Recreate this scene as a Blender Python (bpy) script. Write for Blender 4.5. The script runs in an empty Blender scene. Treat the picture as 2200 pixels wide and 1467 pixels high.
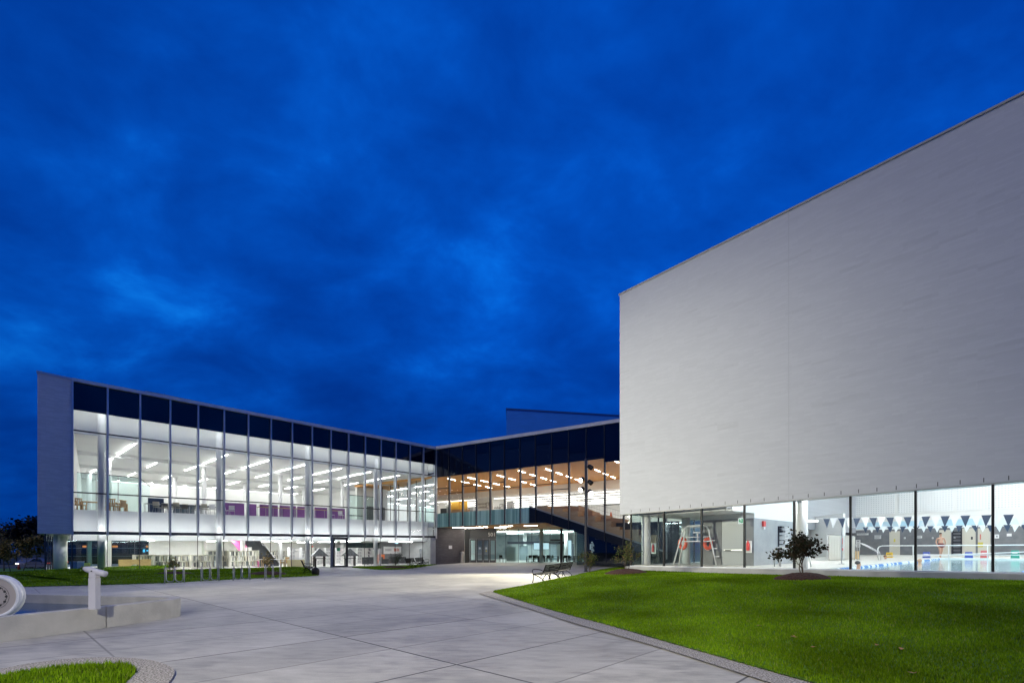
import bpy, math, random
import numpy as np
from mathutils import Vector, Matrix, noise as mnoise

# ------------------------------------------------------------------ camera, sky, sun, exposure
SC = bpy.context.scene
COL = SC.collection
F, EYE, HY = 1039.0, 1.55, 1183.0          # focal length in photo pixels, eye height, horizon row
cam = bpy.data.cameras.new("Camera")
cam.sensor_width = 36.0
cam.lens = F / 2200 * 36
cam.shift_y = (HY - 733.5) / 2200
cam.clip_start, cam.clip_end = 0.1, 3000
camo = bpy.data.objects.new("Camera", cam)
camo.location = (0, 0, EYE)
camo.rotation_euler = (math.radians(90), 0, 0)
COL.objects.link(camo)
SC.camera = camo

W = bpy.data.worlds.new("World")
SC.world = W
W.use_nodes = True
nt = W.node_tree
nt.nodes.clear()
def wn(t, **k):
    n = nt.nodes.new(t)
    for a, b in k.items():
        setattr(n, a, b)
    return n
tc = wn('ShaderNodeTexCoord')
sep = wn('ShaderNodeSeparateXYZ')
nt.links.new(tc.outputs['Generated'], sep.inputs[0])
def wmath(op, a, b=None, clamp=False):
    n = wn('ShaderNodeMath', operation=op, use_clamp=clamp)
    for i, v in enumerate((a, b)):
        if v is None: continue
        if isinstance(v, (int, float)): n.inputs[i].default_value = v
        else: nt.links.new(v, n.inputs[i])
    return n.outputs[0]
zz = wmath('ADD', wmath('MAXIMUM', sep.outputs[2], 0.0), 0.42)
cx = wmath('DIVIDE', sep.outputs[0], zz)
cy = wmath('DIVIDE', sep.outputs[1], zz)
comb = wn('ShaderNodeCombineXYZ')
nt.links.new(cx, comb.inputs[0]); nt.links.new(cy, comb.inputs[1])
mp = wn('ShaderNodeMapping')
mp.inputs['Location'].default_value = (3.40, 1.68, 0)
mp.inputs['Rotation'].default_value = (0, 0, math.radians(-28))
mp.inputs['Scale'].default_value = (1.0, 1.25, 1)
nt.links.new(comb.outputs[0], mp.inputs[0])
n1 = wn('ShaderNodeTexNoise'); n1.inputs['Scale'].default_value = 1.7; n1.inputs['Detail'].default_value = 4; n1.inputs['Roughness'].default_value = .5; n1.inputs['Distortion'].default_value = .35
n2 = wn('ShaderNodeTexNoise'); n2.inputs['Scale'].default_value = 5.2; n2.inputs['Detail'].default_value = 5; n2.inputs['Roughness'].default_value = .58; n2.inputs['Distortion'].default_value = .25
nt.links.new(mp.outputs[0], n1.inputs['Vector']); nt.links.new(mp.outputs[0], n2.inputs['Vector'])
mixv = wmath('ADD', wmath('MULTIPLY', n1.outputs[0], .56), wmath('MULTIPLY', n2.outputs[0], .44))
rp = wn('ShaderNodeValToRGB')
e = rp.color_ramp.elements
e[0].position = .33; e[0].color = (.0003, .036, .285, 1)
e[1].position = .70; e[1].color = (.004, .200, .84, 1)
for p, c in ((.43, (.0004, .048, .350, 1)), (.51, (.0005, .064, .43, 1)), (.57, (.0008, .084, .52, 1)), (.63, (.0015, .125, .66, 1))):
    q = e.new(p); q.color = c
nt.links.new(mixv, rp.inputs[0])
# dimmer towards the horizon and on the far left, as on a real dusk with the last glow overhead
hz = wn('ShaderNodeMapRange'); hz.inputs['From Min'].default_value = 0; hz.inputs['From Max'].default_value = .42
hz.inputs['To Min'].default_value = .70; hz.inputs['To Max'].default_value = 1.0
nt.links.new(sep.outputs[2], hz.inputs[0])
dimx = wn('ShaderNodeMapRange'); dimx.inputs['From Min'].default_value = -.85; dimx.inputs['From Max'].default_value = .1
dimx.inputs['To Min'].default_value = .80; dimx.inputs['To Max'].default_value = 1.0
nt.links.new(sep.outputs[0], dimx.inputs[0])
skym = wmath('MULTIPLY', hz.outputs[0], dimx.outputs[0])
skym = wmath('MULTIPLY', skym, 1.12)
bg = wn('ShaderNodeBackground')
nt.links.new(rp.outputs[0], bg.inputs[0]); nt.links.new(skym, bg.inputs[1])
wo = wn('ShaderNodeOutputWorld')
nt.links.new(bg.outputs[0], wo.inputs[0])

sun = bpy.data.lights.new("Dusk_light", 'SUN')           # last diffuse light from behind the camera
sun.energy = 0.8
sun.angle = math.radians(40)
sun.color = (1.0, .92, .64)
suno = bpy.data.objects.new("Dusk_light", sun)
suno.rotation_euler = Vector((.52, .50, -.80)).to_track_quat('-Z', 'Y').to_euler()
COL.objects.link(suno)

SC.view_settings.view_transform = 'Standard'
SC.view_settings.look = 'None'
SC.view_settings.exposure = 0.0
SC.view_settings.gamma = 1.0
SC.view_settings.use_curve_mapping = False
cy_ = SC.cycles
cy_.max_bounces = 8; cy_.diffuse_bounces = 6; cy_.glossy_bounces = 3; cy_.transmission_bounces = 4; cy_.transparent_max_bounces = 24
cy_.caustics_reflective = False; cy_.caustics_refractive = False
cy_.sample_clamp_indirect = 10.0
cy_.use_denoising = True
R = math.radians

# ------------------------------------------------------------------ materials
def mat(name, col, rough=.6, metal=0.0, col2=None, scale=4.0, stretch=(1, 1, 1), bump=0.0, bscale=None, spec=.5, detail=4, emit=None, lo=.35, hi=.65):
    m = bpy.data.materials.new(name); m.use_nodes = True
    t = m.node_tree; b = t.nodes['Principled BSDF']
    b.inputs['Base Color'].default_value = (*col, 1)
    b.inputs['Roughness'].default_value = rough
    b.inputs['Metallic'].default_value = metal
    b.inputs['Specular IOR Level'].default_value = spec
    if emit:
        b.inputs['Emission Color'].default_value = (*emit[0], 1); b.inputs['Emission Strength'].default_value = emit[1]
    if col2 or bump:
        c = t.nodes.new('ShaderNodeTexCoord'); mp = t.nodes.new('ShaderNodeMapping'); mp.inputs['Scale'].default_value = stretch
        t.links.new(c.outputs['Object'], mp.inputs[0])
        n = t.nodes.new('ShaderNodeTexNoise'); n.inputs['Scale'].default_value = scale; n.inputs['Detail'].default_value = detail
        t.links.new(mp.outputs[0], n.inputs['Vector'])
        if col2:
            r = t.nodes.new('ShaderNodeValToRGB')
            r.color_ramp.elements[0].position = lo; r.color_ramp.elements[0].color = (*col, 1)
            r.color_ramp.elements[1].position = hi; r.color_ramp.elements[1].color = (*col2, 1)
            t.links.new(n.outputs[0], r.inputs[0]); t.links.new(r.outputs[0], b.inputs['Base Color'])
        if bump:
            n3 = n
            if bscale:
                n3 = t.nodes.new('ShaderNodeTexNoise'); n3.inputs['Scale'].default_value = bscale; n3.inputs['Detail'].default_value = 3
                t.links.new(mp.outputs[0], n3.inputs['Vector'])
            bp = t.nodes.new('ShaderNodeBump'); bp.inputs['Strength'].default_value = bump; bp.inputs['Distance'].default_value = .02
            t.links.new(n3.outputs[0], bp.inputs['Height']); t.links.new(bp.outputs[0], b.inputs['Normal'])
    return m

def emis(name, col, s):
    m = bpy.data.materials.new(name); m.use_nodes = True
    t = m.node_tree; t.nodes.clear()
    e = t.nodes.new('ShaderNodeEmission'); e.inputs[0].default_value = (*col, 1); e.inputs[1].default_value = s
    o = t.nodes.new('ShaderNodeOutputMaterial'); t.links.new(e.outputs[0], o.inputs[0])
    return m

def glass(name, tint=(.95, .985, .975), refl=1.0, ior=1.45):
    m = bpy.data.materials.new(name); m.use_nodes = True
    t = m.node_tree; t.nodes.clear()
    tr = t.nodes.new('ShaderNodeBsdfTransparent'); tr.inputs[0].default_value = (*tint, 1)
    gl = t.nodes.new('ShaderNodeBsdfGlossy'); gl.inputs['Roughness'].default_value = 0.0; gl.inputs[0].default_value = (.9, .95, 1, 1)
    fr = t.nodes.new('ShaderNodeFresnel'); fr.inputs[0].default_value = ior
    mu = t.nodes.new('ShaderNodeMath'); mu.operation = 'MULTIPLY'; mu.inputs[1].default_value = refl
    mx = t.nodes.new('ShaderNodeMixShader'); o = t.nodes.new('ShaderNodeOutputMaterial')
    t.links.new(fr.outputs[0], mu.inputs[0]); t.links.new(mu.outputs[0], mx.inputs[0])
    t.links.new(tr.outputs[0], mx.inputs[1]); t.links.new(gl.outputs[0], mx.inputs[2]); t.links.new(mx.outputs[0], o.inputs[0])
    return m

def brick(name, c1, c2, mortar, ang, bw=.40, bh=.075, rough=.55, bump=.25, mort=.05):
    """long thin bricks on a vertical wall whose plan direction has angle ang"""
    m = bpy.data.materials.new(name); m.use_nodes = True
    t = m.node_tree; b = t.nodes['Principled BSDF']; b.inputs['Roughness'].default_value = rough
    g = t.nodes.new('ShaderNodeNewGeometry')
    d = t.nodes.new('ShaderNodeVectorMath'); d.operation = 'DOT_PRODUCT'; d.inputs[1].default_value = (math.cos(ang), math.sin(ang), 0)
    t.links.new(g.outputs['Position'], d.inputs[0])
    s = t.nodes.new('ShaderNodeSeparateXYZ'); t.links.new(g.outputs['Position'], s.inputs[0])
    c = t.nodes.new('ShaderNodeCombineXYZ'); t.links.new(d.outputs['Value'], c.inputs[0]); t.links.new(s.outputs[2], c.inputs[1])
    bk = t.nodes.new('ShaderNodeTexBrick'); bk.inputs['Scale'].default_value = 1.0
    bk.inputs['Brick Width'].default_value = bw; bk.inputs['Row Height'].default_value = bh; bk.inputs['Mortar Size'].default_value = bh * mort
    bk.inputs['Mortar Smooth'].default_value = .3; bk.inputs['Bias'].default_value = -.25
    bk.inputs['Color1'].default_value = (*c1, 1); bk.inputs['Color2'].default_value = (*c2, 1); bk.inputs['Mortar'].default_value = (*mortar, 1)
    t.links.new(c.outputs[0], bk.inputs['Vector'])
    mp = t.nodes.new('ShaderNodeMapping'); mp.inputs['Scale'].default_value = (.35, 2.6, 1); t.links.new(c.outputs[0], mp.inputs[0])
    n = t.nodes.new('ShaderNodeTexNoise'); n.inputs['Scale'].default_value = 1.1; n.inputs['Detail'].default_value = 6; n.inputs['Roughness'].default_value = .62
    t.links.new(mp.outputs[0], n.inputs['Vector'])
    mr = t.nodes.new('ShaderNodeMapRange'); mr.inputs['From Min'].default_value = .3; mr.inputs['From Max'].default_value = .7; mr.inputs['To Min'].default_value = .985; mr.inputs['To Max'].default_value = 1.02
    t.links.new(n.outputs[0], mr.inputs[0])
    sn = t.nodes.new('ShaderNodeVectorMath'); sn.operation = 'DIVIDE'; sn.inputs[1].default_value = (bw * 2.2, bh * 1.6, 1); t.links.new(c.outputs[0], sn.inputs[0])
    fl = t.nodes.new('ShaderNodeVectorMath'); fl.operation = 'FLOOR'; t.links.new(sn.outputs[0], fl.inputs[0])
    wz = t.nodes.new('ShaderNodeTexWhiteNoise'); t.links.new(fl.outputs[0], wz.inputs['Vector'])
    fm = t.nodes.new('ShaderNodeMapRange'); fm.inputs['From Min'].default_value = .80; fm.inputs['From Max'].default_value = 1.0; fm.inputs['To Min'].default_value = 0; fm.inputs['To Max'].default_value = .11
    t.links.new(wz.outputs['Value'], fm.inputs[0])
    nb = t.nodes.new('ShaderNodeMapRange'); nb.inputs['From Min'].default_value = .42; nb.inputs['From Max'].default_value = .66; t.links.new(n.outputs[0], nb.inputs[0])
    f1 = t.nodes.new('ShaderNodeMath'); f1.operation = 'MULTIPLY'; t.links.new(fm.outputs[0], f1.inputs[0]); t.links.new(nb.outputs[0], f1.inputs[1])
    f2 = t.nodes.new('ShaderNodeMath'); f2.operation = 'SUBTRACT'; t.links.new(mr.outputs[0], f2.inputs[0]); t.links.new(f1.outputs[0], f2.inputs[1])
    mr = f2
    mu = t.nodes.new('ShaderNodeVectorMath'); mu.operation = 'SCALE'
    t.links.new(bk.outputs['Color'], mu.inputs[0]); t.links.new(mr.outputs[0], mu.inputs['Scale'])
    t.links.new(mu.outputs[0], b.inputs['Base Color'])
    bp = t.nodes.new('ShaderNodeBump'); bp.inputs['Strength'].default_value = bump; bp.inputs['Distance'].default_value = .01
    t.links.new(bk.outputs['Color'], bp.inputs['Height']); t.links.new(bp.outputs[0], b.inputs['Normal'])
    return m

def island(name, cols, rough=.7):
    """one flat colour per loose piece of the mesh (books, leaves)"""
    m = bpy.data.materials.new(name); m.use_nodes = True
    t = m.node_tree; b = t.nodes['Principled BSDF']; b.inputs['Roughness'].default_value = rough
    b.inputs['Specular IOR Level'].default_value = .25
    g = t.nodes.new('ShaderNodeNewGeometry'); r = t.nodes.new('ShaderNodeValToRGB'); r.color_ramp.interpolation = 'CONSTANT'
    el = r.color_ramp.elements
    el[0].color = (*cols[0], 1); el[1].color = (*cols[1], 1); el[1].position = 1 / len(cols)
    for i, c in enumerate(cols[2:], 2):
        q = el.new(i / len(cols)); q.color = (*c, 1)
    t.links.new(g.outputs['Random Per Island'], r.inputs[0]); t.links.new(r.outputs[0], b.inputs['Base Color'])
    return m

WHITE = mat('white_plaster', (.80, .80, .79), .7)
WHITE2 = mat('white_ceiling', (.82, .82, .81), .8, col2=(.79, .79, .79), scale=.6)
FLOORW = mat('pale_floor', (.70, .70, .68), .35, col2=(.62, .62, .60), scale=.8)
ALU = mat('aluminium_fin', (.50, .52, .56), .38, metal=.55, col2=(.44, .46, .50), scale=2)
DARKM = mat('dark_metal', (.022, .024, .03), .4, metal=.3)
BLACKM = mat('black_metal', (.006, .006, .007), .45, spec=.25, bump=.05, scale=30)
STEEL = mat('brushed_steel', (.55, .55, .56), .28, metal=1.0, col2=(.42, .42, .43), scale=12, stretch=(1, 1, .1))
SPAN = mat('spandrel_glass', (.003, .004, .012), .04, spec=.6)
BANDM = mat('dark_band', (.018, .024, .034), .35, spec=.5)
COPE = mat('coping_metal', (.62, .62, .62), .45, metal=.2, col2=(.56, .56, .57), scale=1.2)
GL = glass('clear_glass')
GLT = glass('teal_glass', (.74, .90, .875))
GLT2 = glass('deep_teal_glass', (.42, .64, .62), 1.2)
GLD = glass('dark_glass', (.20, .27, .28), 1.6)
WOOD = mat('pale_wood', (.50, .29, .14), .5, col2=(.58, .36, .19), scale=2.2, stretch=(1, 12, 12))
WOODC = mat('wood_ceiling', (.55, .255, .055), .55, col2=(.64, .315, .08), scale=1.6, stretch=(.4, 9, 1))
OAK = mat('oak_furniture', (.52, .34, .15), .5, col2=(.62, .43, .20), scale=5, stretch=(1, 6, 6))
CONC = mat('cast_concrete', (.36, .345, .31), .75, col2=(.45, .43, .39), scale=2.3, detail=7, bump=.2, bscale=26)
CURB = mat('curb_concrete', (.30, .30, .30), .8, col2=(.40, .40, .40), scale=1.6, detail=6)
MULCH = mat('bark_mulch', (.030, .012, .007), .95, col2=(.085, .036, .022), scale=30, detail=3, bump=.9, bscale=40)
BARK = mat('shrub_bark', (.07, .05, .035), .9, col2=(.12, .09, .06), scale=20)
WPAINT = mat('white_paint', (.74, .74, .75), .4)
GREYW = mat('grey_wall', (.15, .155, .165), .6, col2=(.19, .195, .205), scale=2.0)
GREYP = mat('grey_plaster', (.30, .31, .325), .55, col2=(.36, .37, .385), scale=1.4)
LAMP = emis('lamp_white', (1, .985, .96), 34)
LAMP2 = emis('lamp_warm', (1, .90, .76), 16)

# ------------------------------------------------------------------ mesh helpers
class MB:
    def __init__(s): s.v = []; s.f = []
    def add(s, vs, fs):
        o = len(s.v); s.v += [tuple(p) for p in vs]; s.f += [tuple(i + o for i in f) for f in fs]; return s
    def quad(s, a, b, c, d): return s.add([a, b, c, d], [(0, 1, 2, 3)])
    def hexa(s, b4, t4):
        return s.add(list(b4) + list(t4), [(3, 2, 1, 0), (4, 5, 6, 7), (0, 1, 5, 4), (1, 2, 6, 5), (2, 3, 7, 6), (3, 0, 4, 7)])
    def box(s, x0, x1, y0, y1, z0, z1):
        return s.hexa([(x0, y0, z0), (x1, y0, z0), (x1, y1, z0), (x0, y1, z0)], [(x0, y0, z1), (x1, y0, z1), (x1, y1, z1), (x0, y1, z1)])
    def cbox(s, x, y, z, w, d, h): return s.box(x - w / 2, x + w / 2, y - d / 2, y + d / 2, z, z + h)
    def slab(s, p, q, zp0, zp1, zq0, zq1, n, th, off=0.0):
        """vertical slab between plan points p and q, front face off behind the line, th thick along n"""
        a = [(p[0] + n[0] * k, p[1] + n[1] * k) for k in (off, off + th)]
        b = [(q[0] + n[0] * k, q[1] + n[1] * k) for k in (off, off + th)]
        return s.hexa([(*a[0], zp0), (*b[0], zq0), (*b[1], zq0), (*a[1], zp0)], [(*a[0], zp1), (*b[0], zq1), (*b[1], zq1), (*a[1], zp1)])
    def prism(s, poly, z0, z1):
        n = len(poly)
        vs = [(p[0], p[1], z0) for p in poly] + [(p[0], p[1], z1) for p in poly]
        return s.add(vs, [tuple(range(n - 1, -1, -1)), tuple(range(n, 2 * n))] + [(i, (i + 1) % n, n + (i + 1) % n, n + i) for i in range(n)])
    def tube(s, pts, r, n=8, caps=True):
        pts = [Vector(p) for p in pts]; rs = r if isinstance(r, (list, tuple)) else [r] * len(pts)
        o = len(s.v); up = Vector((0, 0, 1)); prev = None
        for i, p in enumerate(pts):
            d = (pts[min(i + 1, len(pts) - 1)] - pts[max(i - 1, 0)]).normalized()
            if prev is None:
                a = d.cross(up) if abs(d.dot(up)) < .95 else d.cross(Vector((1, 0, 0)))
            else:
                a = prev - d * prev.dot(d)
            a.normalize(); prev = a; b = d.cross(a)
            for k in range(n):
                t = 2 * math.pi * k / n
                s.v.append(tuple(p + (a * math.cos(t) + b * math.sin(t)) * rs[i]))
        m = len(pts)
        for i in range(m - 1):
            for k in range(n):
                s.f.append((o + i * n + k, o + i * n + (k + 1) % n, o + (i + 1) * n + (k + 1) % n, o + (i + 1) * n + k))
        if caps:
            s.f.append(tuple(o + k for k in range(n - 1, -1, -1))); s.f.append(tuple(o + (m - 1) * n + k for k in range(n)))
        return s
    def lathe(s, prof, n=16, c=(0, 0, 0)):
        o = len(s.v)
        for r, z in prof:
            for k in range(n):
                t = 2 * math.pi * k / n; s.v.append((c[0] + r * math.cos(t), c[1] + r * math.sin(t), c[2] + z))
        m = len(prof)
        for i in range(m - 1):
            for k in range(n):
                s.f.append((o + i * n + k, o + i * n + (k + 1) % n, o + (i + 1) * n + (k + 1) % n, o + (i + 1) * n + k))
        s.f.append(tuple(o + k for k in range(n - 1, -1, -1))); s.f.append(tuple(o + (m - 1) * n + k for k in range(n)))
        return s
    def ball(s, c, rx, ry, rz, n=10, m=7):
        prof = [(max(.001, math.sin(math.pi * i / m)), -math.cos(math.pi * i / m)) for i in range(m + 1)]
        o = len(s.v); s.lathe(prof, n)
        for i in range(o, len(s.v)):
            x, y, z = s.v[i]; s.v[i] = (c[0] + x * rx, c[1] + y * ry, c[2] + z * rz)
        return s

def loc_of(o):
    v = Vector((0, 0, 0))
    while o: v = v + o.location; o = o.parent
    return v

def obj(name, mb, m, parent=None, smooth=False, local=False, label=None):
    me = bpy.data.meshes.new(name)
    vs = np.array(mb.v, dtype=float)
    c = Vector(((vs[:, 0].min() + vs[:, 0].max()) / 2, (vs[:, 1].min() + vs[:, 1].max()) / 2, vs[:, 2].min()))
    if local and parent is not None and local != 'c': c = Vector((0, 0, 0))
    me.from_pydata([(p[0] - c.x, p[1] - c.y, p[2] - c.z) for p in mb.v], [], mb.f)
    if smooth: me.polygons.foreach_set('use_smooth', [True] * len(me.polygons))
    me.materials.append(m)
    o = bpy.data.objects.new(name, me); COL.objects.link(o)
    if parent is not None:
        o.parent = parent
        o.location = c if local else c - loc_of(parent)
    else:
        o.location = c
    if label: o['label'] = label
    return o

def tag(o, label, cat, group=None):
    o['label'] = label; o['category'] = cat; o['kind'] = 'thing'
    if group: o['group'] = group
    return o
def thing(name, label, cat, loc=(0, 0, 0), rz=0.0, group=None):
    o = bpy.data.objects.new(name, None); COL.objects.link(o)
    o.empty_display_size = .3
    o.location = loc; o.rotation_euler = (0, 0, rz)
    return tag(o, label, cat, group)
def struct(name, mb, m, smooth=False):
    o = obj(name, mb, m, smooth=smooth); o['kind'] = 'structure'; return o
def dup(root, loc, rz=0.0, label=None, scale=None):
    r = root.copy(); COL.objects.link(r); r.location = loc; r.rotation_euler = (0, 0, rz)
    if label: r['label'] = label
    if scale: r.scale = scale
    for ch in list(root.children):
        c = ch.copy(); COL.objects.link(c); c.parent = r
        for g in list(ch.children):
            d = g.copy(); COL.objects.link(d); d.parent = c
    return r
class Proto:
    """first place() moves the prototype itself, the later ones copy it with its parts"""
    def __init__(s, root): s.root = root; s.used = False
    def place(s, loc, rz, label, scale=None):
        if not s.used:
            s.used = True; r = s.root; r.location = loc; r.rotation_euler = (0, 0, rz); r['label'] = label
            if scale: r.scale = scale
            return r
        return dup(s.root, loc, rz, label, scale or (1, 1, 1))
ORD = ['first', 'second', 'third', 'fourth', 'fifth', 'sixth', 'seventh', 'eighth', 'ninth', 'tenth', 'eleventh', 'twelfth', 'thirteenth', 'fourteenth', 'fifteenth', 'sixteenth', 'seventeenth', 'eighteenth', 'nineteenth', 'twentieth']

def text_mb(s, size, depth=.01):
    cu = bpy.data.curves.new('t', 'FONT'); cu.body = s; cu.size = size; cu.extrude = depth / 2; cu.align_x = 'CENTER'; cu.resolution_u = 3
    to = bpy.data.objects.new('t', cu); COL.objects.link(to)
    me = bpy.data.meshes.new_from_object(to.evaluated_get(bpy.context.evaluated_depsgraph_get()))
    mb = MB(); mb.v = [tuple(v.co) for v in me.vertices]; mb.f = [tuple(p.vertices) for p in me.polygons]
    bpy.data.objects.remove(to); bpy.data.curves.remove(cu); bpy.data.meshes.remove(me)
    return mb
def on_wall(mb, origin, right):
    """flat mesh in xy -> upright on a wall; right = plan direction of reading"""
    rx, ry = right; nx, ny = ry, -rx
    mb.v = [(origin[0] + rx * x + nx * z, origin[1] + ry * x + ny * z, origin[2] + y) for x, y, z in mb.v]
    return mb

# ------------------------------------------------------------------ measuring frames
def PX(x, y, Y): return Vector(((x - 1100) / F * Y, Y, EYE + (HY - y) / F * Y))
def G(x, y, z=0.0):
    Y = (EYE - z) * F / (y - HY); return Vector(((x - 1100) / F * Y, Y, z))
class Fac:
    """a straight facade in plan: vanishing column vp, depth constant K, left end at photo column x0"""
    def __init__(s, vp, K, x0):
        s.vp, s.K = vp, K
        a, b = (vp - 1100), F; h = math.hypot(a, b); a /= h; b /= h
        s.C = K * b / F
        s.d = Vector((a, b)) if vp > 1100 else Vector((-a, -b))      # left to right
        n = Vector((-s.d.y, s.d.x)); s.n = n if n.y > 0 else -n       # inward
        s.o = s.pt(x0)
        s.ang = math.atan2(s.d.y, s.d.x)
    def Y(s, x, d=0.0): return s.K / abs(s.vp - x) * (s.C + d) / s.C
    def pt(s, x, d=0.0):
        Y = s.Y(x, d); return Vector(((x - 1100) / F * Y, Y))
    def t(s, x, d=0.0): return (s.pt(x, d) - s.o).dot(s.d)
    def P(s, t, d=0.0): return s.o + s.d * t + s.n * d
    def P3(s, t, d, z): p = s.P(t, d); return (p.x, p.y, z)
    def z(s, x, y, d=0.0): return EYE + (HY - y) / F * s.Y(x, d)
    def line(s, xa, ya, xb, yb):
        ta, tb, za, zb = s.t(xa), s.t(xb), s.z(xa, ya), s.z(xb, yb)
        return lambda t: za + (zb - za) * (t - ta) / (tb - ta)
    def box(s, mb, t0, t1, d0, d1, z0, z1):
        c = [s.P(t0, d0), s.P(t1, d0), s.P(t1, d1), s.P(t0, d1)]
        return mb.hexa([(p.x, p.y, z0) for p in c], [(p.x, p.y, z1) for p in c])
L = Fac(2028, 59732, 155)
M = Fac(-752, 92334, 936)
Rf = Fac(196, 27433, 1356)
def sm(a, b, x):
    t = min(1, max(0, (x - a) / (b - a))); return t * t * (3 - 2 * t)
def zg(x, y):
    """ground height"""
    z = .16 * sm(40, 56, y) * sm(-9, -5, x)
    z += .16 * sm(-25, -29, x) * sm(26, 31, y) * sm(-36, -30, x)
    z -= .75 * sm(24, 58, y) * sm(-30.5, -36, x)
    return z

# ------------------------------------------------------------------ ground, pavement, lawns
def pave_mat():
    m = mat('pavement_concrete', (.36, .35, .325), .62)
    t = m.node_tree; b = t.nodes['Principled BSDF']
    g = t.nodes.new('ShaderNodeNewGeometry')
    def dot(vx, vy, off, per):
        d = t.nodes.new('ShaderNodeVectorMath'); d.operation = 'DOT_PRODUCT'; d.inputs[1].default_value = (vx, vy, 0)
        t.links.new(g.outputs['Position'], d.inputs[0])
        def mth(op, a, bb):
            n = t.nodes.new('ShaderNodeMath'); n.operation = op
            t.links.new(a, n.inputs[0]); n.inputs[1].default_value = bb; return n.outputs[0]
        a = mth('ADD', d.outputs['Value'], -off + 400 * per)
        fr = mth('FRACT', mth('DIVIDE', a, per), 0)
        dist = mth('MULTIPLY', mth('ABSOLUTE', mth('SUBTRACT', fr, .5), 0), per)     # per/2 at the joint
        r = t.nodes.new('ShaderNodeMapRange'); r.interpolation_type = 'SMOOTHSTEP'
        r.inputs['From Min'].default_value = per / 2 - .024; r.inputs['From Max'].default_value = per / 2 - .007
        t.links.new(dist, r.inputs[0]); return r.outputs[0]
    def half(vx, vy, off, per):      # alternate joints are only faint tooled lines
        return dot(vx, vy, off, per)
    j1 = dot(.733, -.68, -3.49 - 1.56, 3.12); j1b = half(.733, -.68, -3.49, 3.12)
    j2 = dot(.68, .733, 4.33, 6.2); j2b = half(.68, .733, 4.33 + 3.1, 6.2)
    def mth2(op, a, bb):
        n = t.nodes.new('ShaderNodeMath'); n.operation = op
        for i, q in enumerate((a, bb)):
            if isinstance(q, float): n.inputs[i].default_value = q
            else: t.links.new(q, n.inputs[i])
        return n.outputs[0]
    joint = mth2('MAXIMUM', mth2('MAXIMUM', j1, j2), mth2('MULTIPLY', mth2('MAXIMUM', j1b, j2b), .55))
    def noise(sc, det, rough=.6, dist=0.0, stretch=None):
        n = t.nodes.new('ShaderNodeTexNoise'); n.inputs['Scale'].default_value = sc; n.inputs['Detail'].default_value = det
        n.inputs['Roughness'].default_value = rough; n.inputs['Distortion'].default_value = dist
        if stretch:
            mp = t.nodes.new('ShaderNodeMapping'); mp.inputs['Rotation'].default_value = (0, 0, R(43)); mp.inputs['Scale'].default_value = stretch
            t.links.new(g.outputs['Position'], mp.inputs[0]); t.links.new(mp.outputs[0], n.inputs[0])
        else: t.links.new(g.outputs['Position'], n.inputs['Vector'])
        return n.outputs[0]
    r = t.nodes.new('ShaderNodeValToRGB')
    el = r.color_ramp.elements
    el[0].position = .34; el[0].color = (.20, .19, .175, 1); el[1].position = .66; el[1].color = (.52, .50, .45, 1)
    q = el.new(.5); q.color = (.40, .38, .335, 1)
    mixn = mth2('ADD', mth2('MULTIPLY', noise(.42, 8, .66, .6), .55), mth2('MULTIPLY', noise(2.1, 6, .6, .3, (1, 3.0, 1)), .45))
    t.links.new(mixn, r.inputs[0])
    fine = t.nodes.new('ShaderNodeMapRange'); fine.inputs['From Min'].default_value = .3; fine.inputs['From Max'].default_value = .7
    fine.inputs['To Min'].default_value = .9; fine.inputs['To Max'].default_value = 1.08
    t.links.new(noise(60, 3), fine.inputs[0])
    sc = t.nodes.new('ShaderNodeVectorMath'); sc.operation = 'SCALE'
    t.links.new(r.outputs[0], sc.inputs[0]); t.links.new(fine.outputs[0], sc.inputs['Scale'])
    # every slab its own tone
    def cell(vx, vy, off, per):
        d = t.nodes.new('ShaderNodeVectorMath'); d.operation = 'DOT_PRODUCT'; d.inputs[1].default_value = (vx, vy, 0); t.links.new(g.outputs['Position'], d.inputs[0])
        n = t.nodes.new('ShaderNodeMath'); n.operation = 'ADD'; t.links.new(d.outputs['Value'], n.inputs[0]); n.inputs[1].default_value = -off + 400 * per + per / 2
        n2 = t.nodes.new('ShaderNodeMath'); n2.operation = 'DIVIDE'; t.links.new(n.outputs[0], n2.inputs[0]); n2.inputs[1].default_value = per
        n3 = t.nodes.new('ShaderNodeMath'); n3.operation = 'FLOOR'; t.links.new(n2.outputs[0], n3.inputs[0]); return n3.outputs[0]
    cc = t.nodes.new('ShaderNodeCombineXYZ'); t.links.new(cell(.733, -.68, -3.49 - 1.56 + .78, 1.56), cc.inputs[0]); t.links.new(cell(.68, .733, 4.33 + 1.55, 3.1), cc.inputs[1])
    wnz = t.nodes.new('ShaderNodeTexWhiteNoise'); t.links.new(cc.outputs[0], wnz.inputs['Vector'])
    wmr = t.nodes.new('ShaderNodeMapRange'); wmr.inputs['To Min'].default_value = .90; wmr.inputs['To Max'].default_value = 1.08; t.links.new(wnz.outputs['Value'], wmr.inputs[0])
    sc2 = t.nodes.new('ShaderNodeVectorMath'); sc2.operation = 'SCALE'; t.links.new(sc.outputs[0], sc2.inputs[0]); t.links.new(wmr.outputs[0], sc2.inputs['Scale']); sc = sc2
    mx = t.nodes.new('ShaderNodeMix'); mx.data_type = 'RGBA'
    t.links.new(joint, mx.inputs['Factor']); t.links.new(sc.outputs[0], mx.inputs['A']); mx.inputs['B'].default_value = (.075, .07, .065, 1)
    t.links.new(mx.outputs['Result'], b.inputs['Base Color'])
    rr = t.nodes.new('ShaderNodeMapRange'); rr.inputs['From Min'].default_value = .35; rr.inputs['From Max'].default_value = .65; rr.inputs['To Min'].default_value = .42; rr.inputs['To Max'].default_value = .72
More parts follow.
